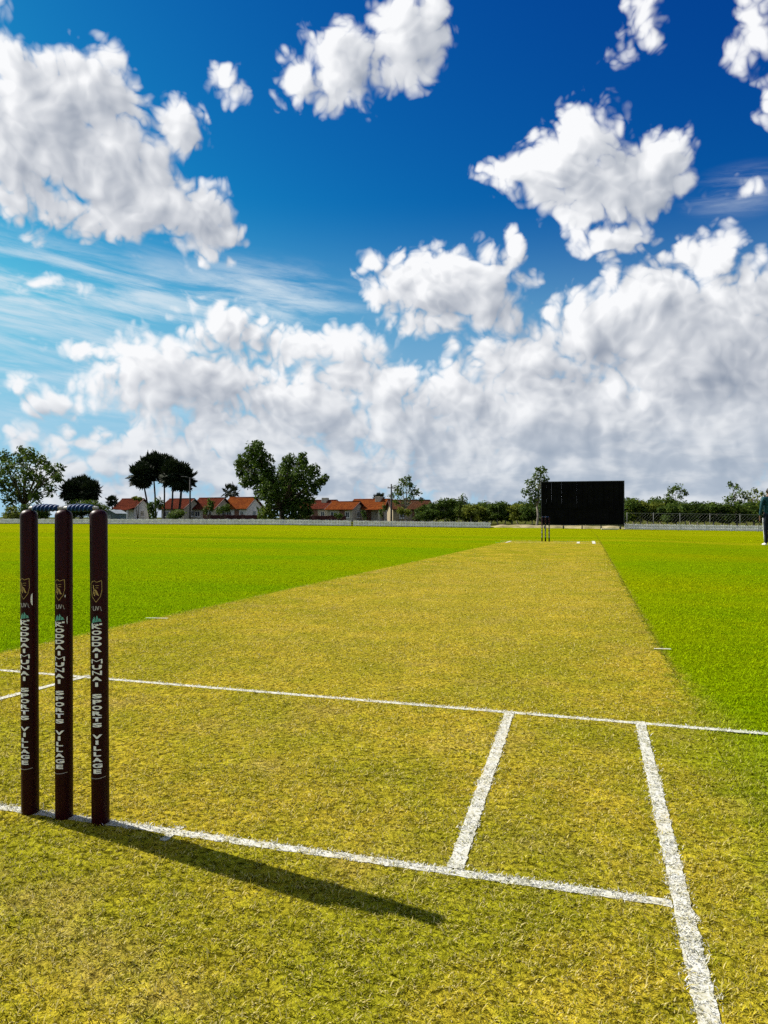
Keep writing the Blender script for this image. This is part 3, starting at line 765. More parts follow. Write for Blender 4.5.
# ------------------------------------------------------------------ FENCES
def build_fences():
    white = simple('fence_white', (.84,.81,.86), .65, .25, .25, 3.0); grey = simple('post_grey', (.16,.16,.16), .7, .2, .3, 3)
    def picket(path, label, h=.56, post_every=2.6):
        pts = [Vector((q.x, q.y, 0)) for q in path]
        t = thing('picket_fence', label, 'fence', (pts[0].x, pts[0].y, float(gz(pts[0].x, pts[0].y))), 0, 'white boundary fences')
        o = Vector(t.location)
        seg = [(a, b) for a, b in zip(pts[:-1], pts[1:])]
        pick = MB(); rail = MB(); s_next = 0.0; posts = []; acc = 0.0; pn = 0.0
        for a, b in seg:
            L = (b-a).length; u = (b-a)/L; n = Vector((u.y, -u.x, 0))   # towards the pitch
            s = s_next - acc
            while s < L:
                p = a + u*s; z = float(gz(p.x, p.y)); ang = math.atan2(u.y, u.x)
                M = Matrix.Translation(p + Vector((0,0,z)) - o) @ Matrix.Rotation(ang, 4, 'Z')
                hh = h*(1 + .03*math.sin(s*7.1))
                x0, x1, y0, y1 = -.052, .052, -.022, -.004
                vs = [(x0,y0,.05),(x1,y0,.05),(x1,y1,.05),(x0,y1,.05),(x0,y0,hh-.05),(x1,y0,hh-.05),(x1,y1,hh-.05),(x0,y1,hh-.05),(0,y0,hh),(0,y1,hh)]
                fs = [(3,2,1,0),(0,1,5,8,4),(2,3,7,9,6),(1,2,6,5),(3,0,4,7),(4,8,9,7),(8,5,6,9)]
                pick.add([tuple(M @ Vector(v)) for v in vs], fs); s += .148
            s_next = acc + s
            k = max(1, int(L/4)); 
            for i in range(k):
                p = a + u*L*i/k; q = a + u*L*(i+1)/k
                for zz in (.14, .40):
                    A = p - o; B = q - o; za = float(gz(p.x,p.y))+zz; zb = float(gz(q.x,q.y))+zz
                    vs = []
                    for P_, z in ((A, za), (B, zb)):
                        for (dn, dz) in ((-.001,0),(.03,0),(.03,.09),(-.001,.09)): vs.append(tuple(P_ - n*dn + Vector((0,0,z - o.z - P_.z*0))))
                    vs = [(v[0], v[1], (za if j < 4 else zb) - o.z + (0,0,.09,.09)[j % 4]) for j, v in enumerate(vs)]
                    rail.add(vs, [(0,1,5,4),(1,2,6,5),(2,3,7,6),(3,0,4,7),(0,3,2,1),(4,5,6,7)])
            s = pn - acc
            while s < L:
                posts.append(a + u*s); s += post_every
            pn = acc + s; acc += L
        pick.build('pickets', white, t); rail.build('rails', white, t)
        for p in posts[:95]:
            q = p - o; z = float(gz(p.x, p.y)) - o.z
            MB().box((q.x-.045, q.y+.03, z-.1), (q.x+.045, q.y+.12, z+h+.05), None, .01).build('post', grey, t)
    arc = lambda lst: [at(px, 520, d) for px, d in lst]
    picket(arc([(-90,80),(-20,77),(60,74),(130,72),(200,70),(270,68),(351,66.5)]), 'long white picket fence behind the near stumps, in front of the houses')
    picket(arc([(354,66.4),(400,66),(450,66),(491,66)]), 'short white picket fence ending in the gap beside the sight screen', post_every=2.4)
    picket(arc([(625,66.5),(680,66.2),(740,66),(830,66),(900,66)]), 'white picket fence right of the sight screen, below the wire fence', post_every=2.4)
    wire = simple('galvanised_wire', (.10,.105,.10), .6, .3, .2, 9); pole = simple('galvanised_post', (.20,.205,.20), .6, .3, .25, 4)
    pts = arc([(627,69),(680,68.6),(740,68.4),(830,68.4),(900,68.4)])
    t = thing('wire_fence', 'tall wire mesh fence on thin pale posts right of the sight screen', 'fence', (pts[0].x, pts[0].y, float(gz(pts[0].x, pts[0].y))))
    o = Vector(t.location); acc = 0; net = MB(); rail = MB()
    for a, b in zip(pts[:-1], pts[1:]):
        a = Vector((a.x,a.y,0)); b = Vector((b.x,b.y,0)); L = (b-a).length; u = (b-a)/L
        zf = lambda p: float(gz(p.x, p.y)) - o.z
        k = int(L/2.45)
        for i in range(k):
            p = a + u*L*i/k
            if rng.random() < .8: MB().tube([(p.x-o.x,p.y-o.y,zf(p)-.1),(p.x-o.x,p.y-o.y,zf(p)+1.62)], [.024,.022], 8).build('post', pole, t, True)
        for i in range(k):
            p = a + u*L*i/k; q = a + u*L*(i+1)/k
            P_ = Vector((p.x-o.x,p.y-o.y,0)); Q_ = Vector((q.x-o.x,q.y-o.y,0))
            rail.tube([P_+Vector((0,0,zf(p)+1.56)), Q_+Vector((0,0,zf(q)+1.56))], [.017]*2, 5)
        m = int(L/.30)
        for i in range(m):
            for s in (-1, 1):
                p = a + u*L*i/m; q = p + u*1.5*s
                net.tube([(p.x-o.x,p.y-o.y,zf(p)+.06), (q.x-o.x,q.y-o.y,zf(q)+1.55)], [.0035]*2, 3, False)
    net.build('mesh_net', wire, t); rail.build('top_rail', pole, t)

# ------------------------------------------------------------------ TREES
LEAF = 8.0
def leaf_cloud(clumps, per, size, name, material, parent, o, flat=.35, shell=.45):
    """clumps: (centre, (rx, ry, rz)); many small leaf faces spread through each clump"""
    V = []; R = []
    for c, r in clumps:
        vol = (r[0]*r[1]*r[2])**(2/3); n = max(40, int(per*vol*LEAF))
        d = rng.normal(size=(n,3)); d /= np.linalg.norm(d, axis=1)[:,None]
        rad = rng.uniform(0,1,n)**shell; rad *= 1 + .18*np.sin(d[:,0]*5+c.x)*np.sin(d[:,2]*6+c.y)
        P = np.array([c.x-o.x, c.y-o.y, c.z-o.z]) + d*rad[:,None]*np.array(r)
        nrm = d*.5 + rng.normal(size=(n,3))*.7; nrm[:,2] += flat; nrm /= np.linalg.norm(nrm, axis=1)[:,None]
        t = np.cross(nrm, rng.normal(size=(n,3))); t /= np.linalg.norm(t, axis=1)[:,None]; b = np.cross(nrm, t)
        s = size*rng.uniform(.6,1.35,n)[:,None]
        q = np.stack([P - t*s, P + b*s*.45 + nrm*s*.12, P + t*s, P - b*s*.45 + nrm*s*.12], 1); V.append(q.reshape(-1,3))
        tone = rng.normal(0, .16); R.append(np.repeat(np.clip(rng.normal(.45,.22,n) + tone, 0, 1), 4))
    return quads_mesh(name, np.concatenate(V), 4, [(0,1,2,3)], material, parent, np.concatenate(R))
def limb_mesh(base, fork, ends, r0, o, mat_, parent):
    m = MB(); sub = lambda p: Vector(p) - o
    b = Vector(base); f = Vector(fork); k = (b+f)*.5 + Vector((rng.normal(0,.12), rng.normal(0,.12), 0))
    m.tube([sub(b - Vector((0,0,.3))), sub(b + Vector((0,0,.25))), sub(k), sub(f)], [r0*1.5, r0*1.08, r0*.9, r0*.75], 9)
    for e in ends:
        e = Vector(e); mid = f.lerp(e, .5) + Vector((rng.normal(0,.25), rng.normal(0,.25), .25*(e-f).length*.4))
        m.tube([sub(f - Vector((0,0,.1))), sub(f.lerp(mid,.5)), sub(mid), sub(e)], [r0*.5, r0*.38, r0*.26, r0*.07], 6)
    return m.build('trunk', mat_, parent, True)
def px_tree(name, label, cat, depth, base_px, clumps_px, leafm, barkm, per, size, fork_py, r0=.22, deep=.75, group=None, shell=.45):
    """a tree with its clumps where the survey of the photograph has them, spread in depth as well"""
    s = depth/FPX
    b = at(base_px, 518, depth); z = float(gz(b.x, b.y)); base = Vector((b.x, b.y, z))
    t = thing(name, label, cat, base, 0, group); cl = []
    xs = [c[0] for c in clumps_px]; mid = (min(xs)+max(xs))/2; halfw = max(8, (max(xs)-min(xs))/2)
    for i, c in enumerate(clumps_px):
        px, py, r = c[:3]; ry = c[3] if len(c) > 3 else r
        room = math.sqrt(max(.05, 1 - ((px-mid)/(halfw*1.25))**2))*halfw*s*deep
        off = room*(((i*0.618) % 1)*2 - 1)
        cl.append((at(px, py, depth+off), (r*s, (r+ry)*.5*s, ry*s)))
    fork = at(base_px, fork_py, depth)
    limb_mesh(base, fork, [c[0] for c in cl], r0, base, barkm, t)
    leaf_cloud(cl, per, size, 'crown', leafm, t, base, shell=shell)
    return t
def palm(label, depth, px, head_py, head_r, trunk_px, leafm, barkm, skirt=True, n=70, r0=.12, group=None):
    """palmyra palm: straight trunk, round head of stiff fan leaves"""
    s = depth/FPX; b = at(trunk_px, 518, depth); base = Vector((b.x, b.y, float(gz(b.x, b.y))))
    t = thing('palmyra_palm', label, 'palm', base, 0, group); h = at(px, head_py+2.5, depth) - base
    m = MB(); m.tube([(0,0,-.2), (0,0,.4), h*.5 + Vector((.08,0,0)), h], [r0*1.35, r0*1.1, r0*.92, r0*.8], 10); m.build('trunk', barkm, t, True)
    R = head_r*s*1.38; V = []; F = []; A = []; k = MB()
    for i in range(n):
        u = (i+.5)/n; zc = 1 - 1.85*u; ph = i*2.39996
        d = Vector((math.sqrt(max(0,1-zc*zc))*math.cos(ph), math.sqrt(max(0,1-zc*zc))*math.sin(ph), zc)).normalized()
        d = (d + Vector(rng.normal(0,.12,3))).normalized()
        droop = .0 if zc > -.3 else .1
        stem = h + d*R*rng.uniform(.42,.60); fr = R*rng.uniform(.40,.52)
        k.tube([h + d*R*.08, stem], [.03,.018], 4, False)
        # fan: a pleated disc of pointed segments facing roughly along the stalk
        up = (Vector((0,0,1)) - d*d.z); up = up.normalized() if up.length > .1 else d.orthogonal().normalized()
        sd = d.cross(up); tilt = rng.uniform(.25,.7)*(1 if zc > .1 else -.7); ax = (d*math.cos(tilt) + up*math.sin(tilt)).normalized(); tone = float(np.clip(rng.normal(.45,.2),0,1))
        seg = 15
        for j in range(seg):
            a0 = math.radians(-135 + 270*j/seg); a1 = math.radians(-135 + 270*(j+1)/seg); am = (a0+a1)/2
            L = fr*(1 - .12*abs(am)/2.3)*rng.uniform(.9,1.08)
            e = lambda a, l, z=0: stem + (ax*math.cos(a) + sd*math.sin(a))*l + d.cross(sd)*z
            z = .05*fr*(1 if j % 2 else -1)
            vs = [stem, e(a0, L*.62, -z), e(am, L, -.1*L), e(a1, L*.62, z)]
            k.add([tuple(v) for v in vs], [(0,1,2,3)], tone)
    k.build('crown', leafm, t, False, True)
    return t
def shrub(name, label, depth, px, py, rx, ry, leafm, barkm, per=60, size=.16, group=None, cat='shrub'):
    s = depth/FPX; b = at(px, 518, depth); base = Vector((b.x, b.y, float(gz(b.x, b.y))))
    t = thing(name, label, cat, base, 0, group); cl = []
    n = max(4, int(rx*ry/22))
    for i in range(n):
        a = rng.uniform(0, 2*math.pi); q = math.sqrt(rng.random())*.72
        cl.append((at(px + rx*q*math.cos(a), py + ry*q*math.sin(a)*.9, depth + rng.uniform(-.4,.4)*rx*s), (rx*s*.42, rx*s*.42, ry*s*.5)))
    top = at(px, py, depth)
    m = MB()
    for i in range(4):
        e = cl[i % len(cl)][0]; m.tube([(rng.normal(0,.06),rng.normal(0,.06),-.1), (Vector(e)-base)*.5, Vector(e)-base], [.05,.035,.01], 5)
    m.build('stems', barkm, t, True); leaf_cloud(cl, per, size, 'foliage', leafm, t, base)
    return t
ORD = ['first','second','third','fourth','fifth','sixth','seventh','eighth','ninth','tenth','eleventh','twelfth','thirteenth','fourteenth','fifteenth','sixteenth','seventeenth','eighteenth','nineteenth','twentieth','twenty-first','twenty-second']

def build_trees():
    bark = simple('bark', (.10,.075,.05), .9, .1, .5, 3, bmp=.4); pale_bark = simple('pale_bark', (.26,.23,.18), .9, .1, .4, 3, bmp=.3)
    palm_bark = simple('palm_bark', (.045,.04,.036), .9, .1, .5, 4, bmp=.4)
    L_dark = leaf_mat('leaf_dark_green', (.024,.046,.006), (.050,.086,.010), (.105,.14,.016), .35)
    L_mid = leaf_mat('leaf_mid_green', (.032,.060,.009), (.068,.108,.013), (.13,.155,.020), .3)
    L_light = leaf_mat('leaf_yellow_green', (.065,.09,.010), (.13,.155,.016), (.20,.21,.03), .35)
    L_palm = leaf_mat('leaf_palm_dark', (.008,.014,.005), (.013,.020,.006), (.022,.030,.008), .1)
    # --- big trees on the left
    px_tree('broadleaf_tree', 'wide open grey green tree at the far left behind the fence', 'tree', 98, 24, [(8,470,11),(20,460,10),(30,455,9),(40,462,9),(52,470,9),(58,478,7),(14,484,12),(28,474,12),(42,482,11),(24,494,11),(36,496,9),(4,458,9),(2,486,9),(50,490,7),(-6,474,10),(10,500,9),(48,466,6),(22,450,5),(62,468,4)],
            L_mid, bark, 16, .26, 505, .28, .8, shell=.62)
    px_tree('leafy_tree', 'largest dark green tree, twin crowned, standing before the houses', 'tree', 88, 283, [(255,452,11),(247,462,10),(262,462,12),(242,472,7),(256,476,13),(268,474,10),(290,462,9),(302,464,7),(312,472,9),(320,482,6),(300,478,13),(285,480,13),(312,488,9),(272,490,14),(290,496,15),(262,492,9),(305,500,11),(258,445,6),(303,456,5),(276,506,14),(294,510,13),(286,470,9),(246,482,7),(266,514,9),(306,512,8),(325,478,4),(238,464,5)],
            L_dark, bark, 34, .24, 508, .34, .75)
    px_tree('slender_tree', 'loose open tree beside the lone pole, over a brown roof', 'tree', 92, 405, [(397,489,6),(404,482,6),(410,486,7),(400,494,6),(412,495,6),(392,496,4),(418,492,4),(421,500,3),(406,502,5),(396,502,4),(408,478,3)],
            L_mid, pale_bark, 20, .20, 508, .13, .8, shell=.6)
    px_tree('tall_tree', 'tall slim tree at the left edge of the sight screen', 'tree', 84, 537, [(543,471,5),(537,477,6),(531,484,7),(541,486,7),(527,492,6),(535,495,7),(544,494,6),(531,501,5),(540,503,5),(546,480,5),(538,470,3)],
            L_mid, pale_bark, 26, .19, 506, .14, .7, shell=.55)
    px_tree('tall_tree', 'thin airy tree rising above the row right of the sight screen', 'tree', 96, 676, [(672,491,6),(678,488,5),(683,491,4),(668,496,4),(680,497,4),(675,503,4),(686,494,2.5)],
            L_mid, pale_bark, 18, .20, 507, .10, .7, shell=.6)
    px_tree('tall_tree', 'uneven airy tree beside the standing person', 'tree', 92, 737, [(731,485,4),(737,488,5),(741,494,5),(733,496,5),(739,502,6),(746,498,4),(728,500,5)],
            L_mid, pale_bark, 22, .19, 508, .10, .7, shell=.6)
    px_tree('tall_tree', 'pale airy tree behind the standing person', 'tree', 97, 754, [(749,494,4),(755,491,4),(761,494,4),(752,500,5),(759,502,5),(768,496,5),(774,500,6)],
            L_light, pale_bark, 20, .19, 508, .10, .7, shell=.6)
    # --- palmyra palms
    G = 'palmyra palms left of the houses'
    palm('palmyra palm of the tall cluster with the smaller head farthest from the pole', 96, 142, 473, 12, 150, L_palm, palm_bark, group=G)
    palm('palmyra palm of the tall cluster, high head over the second trunk', 99, 153, 465, 13, 156, L_palm, palm_bark, group=G)
    palm('palmyra palm of the tall cluster, hidden in the middle of the joined heads', 102, 164, 466, 12.5, 164, L_palm, palm_bark, group=G)
    palm('palmyra palm of the tall cluster on the plain thin trunk before the roofs', 94, 173, 472, 12.5, 171, L_palm, palm_bark, group=G)
    palm('palmyra palm of the tall cluster nearest the pole, low drooping head', 97, 182, 476, 13, 178, L_palm, palm_bark, group=G, r0=.17)
    palm('palmyra palm in the low round clump, head facing the large open tree', 98, 72, 489, 10.5, 74, L_palm, palm_bark, group=G)
    palm('palmyra palm in the low round clump, topmost head', 101, 82, 487, 12, 82, L_palm, palm_bark, group=G)
    palm('palmyra palm in the low round clump, head facing the houses', 97, 90, 489, 10, 90, L_palm, palm_bark, group=G)
    palm('tiny palmyra palm between low clump and first red roof', 118, 112, 499, 6, 112, L_palm, palm_bark, n=26, group=G)
    palm('small sparse palm peeking over the red roofs beside the largest tree', 140, 231, 490, 8, 231, L_palm, palm_bark, n=20, group=G)
    palm('tiny dark palm above the roof next to the lone pole', 140, 379, 497, 6.5, 379, L_palm, palm_bark, n=26, group=G)
    # --- bushes and young trees before the houses
    B = 'bushes and young trees along the houses'
    for a in (('shrub', 'yellow green bush at the far left behind the near stumps', 86, 6, 514, 16, 9, L_light, 70, .15), ('shrub', 'dark bush right under the wide open tree', 88, 34, 512, 16, 10, L_dark, 70, .15),
              ('shrub', 'dark low bush below the round palm clump', 92, 82, 510, 26, 10, L_dark, 60, .16),
              ('shrub', 'dark bush at the foot of the tall palm cluster', 86, 154, 508, 10, 11, L_dark, 70, .15), ('hedge', 'clipped green hedge between palm cluster and pole', 84, 174, 515, 17, 6.5, L_mid, 90, .13),
              ('small_tree', 'small green tree just right of the pole before the roofs', 88, 209, 507, 7, 11, L_mid, 60, .15), ('small_tree', 'rounded young tree before the red roofs, left of the white gable', 86, 222, 511, 9, 8, L_mid, 70, .15),
              ('small_tree', 'pale feathery tree behind the first red roof', 122, 138, 499, 6, 4, L_light, 60, .2),
              ('shrub', 'green shrub by the house right of the largest tree', 90, 338, 516, 6, 4.5, L_mid, 70, .13), ('shrub', 'green shrub at the corner of the last orange roof house', 90, 362, 515, 5, 6, L_dark, 70, .13),
              ('shrub', 'leafy creeper bush against the porch left of the lone pole', 90, 383, 511, 4, 8, L_mid, 80, .13), ('shrub', 'yellow green bush under the slender open tree', 88, 404, 514, 10, 7, L_light, 70, .14),
              ('shrub', 'dull green bush where the brown roof meets the tree row', 90, 424, 513, 9, 8, L_mid, 70, .14)):
        shrub(a[0], a[1], a[2], a[3], a[4], a[5], a[6], a[7], bark, a[8], a[9], B, 'hedge' if a[0] == 'hedge' else ('tree' if 'tree' in a[0] else 'shrub'))
    # --- the low row of trees: a few kinds, then copies
    kinds = []
    def kind(leafm, cl, per, size, r0):
        base = Vector((0,0,0)); t = thing('row_tree', 'low tree', 'tree', base, 0, 'low trees in the row along the boundary')
        c = [(Vector(p), r) for p, r in cl]
        limb_mesh(base, (0,0,1.2), [q[0] for q in c], r0, base, pale_bark, t)
        leaf_cloud(c, per, size, 'crown', leafm, t, base, shell=.5)
        kinds.append([t, False])
    rnd_cl = lambda n, w, z0, z1, r: [((rng.normal(0,w*.4), rng.normal(0,w*.4), rng.uniform(z0,z1)), (r*rng.uniform(.7,1.2),)*2 + (r*rng.uniform(.6,1.0),)) for _ in range(n)]
    kind(L_dark, rnd_cl(12,1.6,1.3,3.2,.85), 48, .17, .09); kind(L_mid, rnd_cl(13,1.5,1.2,3.3,.8), 48, .17, .08)
    kind(L_mid, [((0,0,3.6),(.45,.45,.9)),((.2,.1,2.6),(.7,.7,.8)),((-.4,.2,2.0),(.8,.8,.7)),((.5,-.2,1.7),(.7,.7,.6)),((-.3,-.3,3.0),(.5,.5,.6))], 44, .16, .07)
    kind(L_light, rnd_cl(11,1.4,1.1,2.9,.75), 46, .17, .08); kind(L_dark, rnd_cl(10,1.9,1.1,2.6,.9), 46, .18, .08)
    look = ('dark rounded', 'mid green rounded', 'narrow pointed', 'yellow green', 'dark spreading')
    def put(px, top, depth, k, label):
        b = at(px, 518, depth); z = float(gz(b.x, b.y)); pass
        top += rng.uniform(-4.2, .6); src, usedk = kinds[k]
        H = at(px, top, depth).z - z
        if not usedk: t = src; kinds[k][1] = True
        else: t = copy_tree(src)
        t['label'] = label; t.location = (b.x, b.y, z); f = H/3.95 if k != 2 else H/4.4
        t.scale = (f*rng.uniform(1.0,1.35), f*rng.uniform(1.0,1.35), f); t.rotation_euler = (0,0,rng.uniform(0,6.28))
        for ch in [o for o in bpy.data.objects if o.parent == t]: pass
    leftrow = [(430,505,88,4),(437,501,94,1),(446,499.5,90,1),(452,503,96,0),(459,498,92,2),(463,496.5,93,2),(470,503,88,3),(477,502,97,0),(484,503,90,3),(491,504,95,0),(498,503,89,1),(505,504,96,0),(512,500,98,4),(518,501,91,3),(525,503,95,1),(532,504,88,0)]
    c = 0
    for px, top, d, k in leftrow:
        put(px, top, d, k, '%s low tree, %s in the row counting rightwards from the brown roof' % (look[k], ORD[c])); c += 1
    rightrow = [(626,499,94,1),(634,502,90,0),(640,496.5,89,3),(648,502,95,0),(654,499,90,3),(662,500,96,1),(668,503,88,0),(676,505,92,3),(684,503,88,1),(690,499.5,97,4),(698,503,90,0),(706,501,95,1),(714,502,88,0),(722,500,94,4),(729,504,89,3),(737,505,95,0),(745,504,88,1),(753,504,94,0),(761,503,89,1),(770,502,94,0),(780,502,90,1),(792,501,93,0)]
    c = 0
    for px, top, d, k in rightrow:
        put(px, top, d, k, '%s low tree, %s in the row counting rightwards from the sight screen' % (look[k], ORD[c])); c += 1
    for px, top, d, k, lab in ((548,503,92,0,'low dark tree half hidden behind the left edge of the sight screen'),(618,502,95,1,'low green tree half hidden behind the right edge of the sight screen'),):
        put(px, top, d, k, lab)
    # scrub that reads as one mass under and behind the rows
    cl = []
    for px in np.arange(420, 800, 2.2):
        d = rng.uniform(97, 106); cl.append((at(px, rng.uniform(508.5,518), d), (1.0,1.0,.75)))
    leaf_cloud(cl, 30, .22, 'undergrowth', L_dark, None, Vector((0,0,0)))
    tag(bpy.data.objects['undergrowth'], 'dark scrub filling the gaps below the row of trees', 'scrub', kind='stuff')
# ------------------------------------------------------------------ HOUSES
def build_houses():
    def tile_mat(name, c1, c2, c3):
        m, T = new_mat(name); p = pos(T, True); x, y, z = T.sep(p)
        n = T.noise(p, 1.3, 5.0, .65); n2 = T.noise(p, 9.0, 2.0)
        rows = T.math('FRACT', T.math('MULTIPLY', T.math('ADD', z, T.math('MULTIPLY', y, .02)), 6.5))
        cols = T.math('SINE', T.math('MULTIPLY', x, 24.0))
        col = T.mix(T.ramp(n, .35, .65), c1, c2); col = T.mix(T.ramp(n2, .55, .75, 0, .6), col, c3)
        finish(m, T, principled(T, col, 1.0, .0, 0, bump(T, T.math('MULTIPLY_ADD', cols, .5, rows), .6, .04))); return m
    red = tile_mat('red_tile', (.080,.021,.012), (.055,.015,.010), (.10,.036,.02)); orange = tile_mat('orange_tile', (.135,.038,.010), (.095,.025,.009), (.16,.06,.02))
    brown = tile_mat('brown_tile', (.085,.038,.02), (.06,.027,.016), (.11,.055,.033))
    cream = simple('cream_wall', (.44,.40,.31), .85, .15, .18, .8); whitew = simple('white_wall', (.62,.61,.58), .85, .15, .15, .8); buff = simple('buff_wall', (.28,.23,.15), .85, .15, .2, .8)
    glass = simple('dark_pane', (.03,.04,.05), .12, .6, .3, 2); frame = simple('white_frame', (.66,.65,.62), .6, .3, .1, 5); wood = simple('door_wood', (.16,.07,.035), .5, .4, .35, 5)
    knob = simple('brass_knob', (.4,.3,.12), .35, .5, .2, 5, metal=.8); fascia = simple('dark_fascia', (.06,.025,.02), .7, .2, .3, 3)
    def house(label, px, depth, W, D, he, hr, rz, roofm, wallm, chim=False, group='tile roofed houses behind the boundary', porch=False, block=False):
        b = at(px, 520, depth); z = float(gz(b.x, b.y)); t = thing('house', label, 'house', (b.x, b.y, z), 0, group); t.rotation_euler = (0,0,rz)
        w, d = W/2, D/2
        # walls with gables
        m = MB(); vs = [(-w,-d,-.3),(w,-d,-.3),(w,d,-.3),(-w,d,-.3),(-w,-d,he),(w,-d,he),(w,d,he),(-w,d,he),(-w,0,hr-.06),(w,0,hr-.06)]
        m.add(vs, [(0,1,5,4),(2,3,7,6),(1,2,6,9,5),(3,0,4,8,7),(4,5,9,8),(6,7,8,9),(3,2,1,0)]); m.build('wall', wallm, t)
        # roof: two thick slopes with overhang, ridge and verges
        ov, th = .45, .10; sl = (hr-he)/d; ow = .32
        r = MB()
        for s in (-1, 1):
            y0 = s*(d+ov); z0 = he - ov*sl
            lo = [(-w-ow,y0,z0+.03),(w+ow,y0,z0+.03),(w+ow,0,hr+.03),(-w-ow,0,hr+.03)]; hi = [(x,y,zz+th) for x,y,zz in lo]
            r.add(lo+hi, [(0,1,2,3),(7,6,5,4),(0,4,5,1),(1,5,6,2),(3,7,4,0)])
        ro = r.build('roof', roofm, t)
        rc = MB(); rc.tube([(-w-ow-.03,0,hr+.12),(w+ow+.03,0,hr+.12)], [.11,.11], 8); rc.build('ridge_cap', roofm, ro, True)
        for x in (-w-ow-.045, w+ow+.045):
            MB().tube([(x,-(d+ov),he-ov*sl+.06),(x,0,hr+.08),(x,d+ov,he-ov*sl+.06)], [.085]*3, 4).build('verge', fascia, ro)
        if chim: MB().box((w*.25,-d*.35,hr-.9),(w*.25+.9,d*.1,hr+.55),None,.02).build('parapet', wallm, ro)
        def window(M, ww, wh):
            f = MB()
            for lo, hi in (((-ww,-.05,-wh),(-ww+.08,.02,wh)),((ww-.08,-.05,-wh),(ww,.02,wh)),((-ww+.081,-.045,wh-.08),(ww-.081,.02,wh)),((-ww+.081,-.045,-wh),(ww-.081,.02,-wh+.08)),((-.03,-.04,-wh+.081),(.03,.02,wh-.081))): f.box(lo, hi, M)
            fo = f.build('window', frame, t); MB().box((-ww+.07,-.015,-wh+.07),(ww-.07,.012,wh-.07), M).build('pane', glass, fo)
            MB().box((-ww-.08,-.10,-wh-.08),(ww+.08,.01,-wh-.003), M).build('sill', frame, fo)
        F = Matrix.Translation((0,-d-.013,0))
        window(F @ Matrix.Translation((-w*.48,0,he*.55)), .55, .5)
        if not porch: window(F @ Matrix.Translation((w*.62,0,he*.55)), .4, .5)
        Rg = Matrix.Translation((w+.013,0,0)) @ Matrix.Rotation(math.pi/2, 4, 'Z'); window(Rg @ Matrix.Translation((-.2,0,he*.58)), .45, .5)
        dr = MB(); dr.box((-.02,-.06,-.1),(.92,.02,2.02), F, .01); do = dr.build('door', wood, t)
        MB().tube([tuple(F @ Vector((.80,-.065,1.0))), tuple(F @ Vector((.80,-.12,1.0)))], [.035,.045], 8).build('handle', knob, do)
        if porch:
            p = MB()
            for x in (w*.15, w*.95): p.box((x-.14,-d-1.65,-.2),(x+.14,-d-1.37,he-.35), None, .02)
            p.build('porch_post', wallm, t)
            q = MB(); lo = [(w*.02,-d-1.85,he-.45),(w*1.1,-d-1.85,he-.45),(w*1.1,-d-.02,he+.02),(w*.02,-d-.02,he+.02)]
            q.add(lo + [(x,y,zz+.1) for x,y,zz in lo], [(3,2,1,0),(4,5,6,7),(0,1,5,4),(1,2,6,5),(2,3,7,6),(3,0,4,7)]); q.build('porch_roof', roofm, t)
        return t
    dep = 128; s = dep/FPX; rz = YAW
    def zat(py, px, d): return at(px, py, d).z - float(gz(at(px,518,d).x, at(px,518,d).y))
    # row seen at an angle: fronts turned to the left, so the verges climb to the right
    R = rz - math.radians(24)
    house('small red roofed house with white posts left of the tall palms', 133, dep, 4.4, 4.2, 2.35, zat(499.5,133,dep), R, red, whitew, porch=True)
    house('red roofed house right behind the tall palms, beside the pole', 182, dep, 4.9, 5.0, 2.35, zat(499.5,185,dep), R, red, cream)
    house('red roofed house half hidden by the small green tree right of the pole', 212, dep+.5, 4.9, 5.0, 2.35, zat(498.6,212,dep), R, red, cream)
    house('orange red roofed house with white gable wall left of the largest tree', 243, dep+1, 5.0, 5.0, 2.4, zat(498,243,dep), R, orange, whitew)
    house('red roofed house with a white wall block, nearest the largest tree on its right', 320, dep, 6.2, 5.0, 2.3, zat(501,320,dep), R, red, cream, chim=True)
    house('low orange roofed house between the white wall block and the porch house', 346, dep-8, 4.6, 4.6, 2.1, zat(502.5,346,dep-8), R, orange, cream)
    house('broad orange roofed house with a pale porch left of the lone pole', 373, dep-6, 6.4, 5.4, 2.35, zat(500,373,dep-6), R, orange, cream, chim=True, porch=True)
    house('brown roofed house half hidden behind the slender open tree', 409, dep-16, 6.0, 5.0, 2.1, zat(501,409,dep-16), rz+math.radians(10), brown, buff)
    # garden wall
    maroon = simple('dark_red_wall', (.075,.022,.020), .8, .2, .35, 1.0); cap = simple('wall_cap', (.12,.05,.045), .8, .2, .3, 2)
    def wall(label, p0, p1, depth, top):
        a = at(p0,518,depth); b = at(p1,518,depth); L = Vector((b.x-a.x,b.y-a.y,0)); ln = L.length; z = float(gz(a.x,a.y)); h = zat(top, p0, depth)
        t = thing('garden_wall', label, 'wall', (a.x,a.y,z), math.atan2(L.y,L.x), 'dark red garden walls')
        MB().box((0,-.09,-.3),(ln,.09,h), None, .01).build('wall_body', maroon, t)
        c = MB()
        for i in range(int(ln/2.4)+1): c.box((i*2.4-.16 if i else 0,-.15,-.3),(i*2.4+.16,.15,h+.14), None, .015)
        c.build('piers', cap, t); MB().box((0,-.12,h+.003),(ln,.12,h+.07), None, .01).build('coping', cap, t)
    wall('dark red garden wall between the hedge and the largest tree', 208, 266, 100, 515.5)
    wall('dark red garden wall right of the largest tree', 296, 346, 100, 516.2)
    # shed between palms and first house
    shedm = simple('teal_grey_sheet', (.16,.22,.22), .6, .3, .3, 1.5); sroof = simple('pale_sheet_roof', (.34,.38,.38), .5, .4, .2, 1.5)
    d = 105; b = at(115, 518, d); t = thing('shed', 'little grey green shed between the low palms and the first house', 'shed', (b.x,b.y,float(gz(b.x,b.y))), YAW - .3)
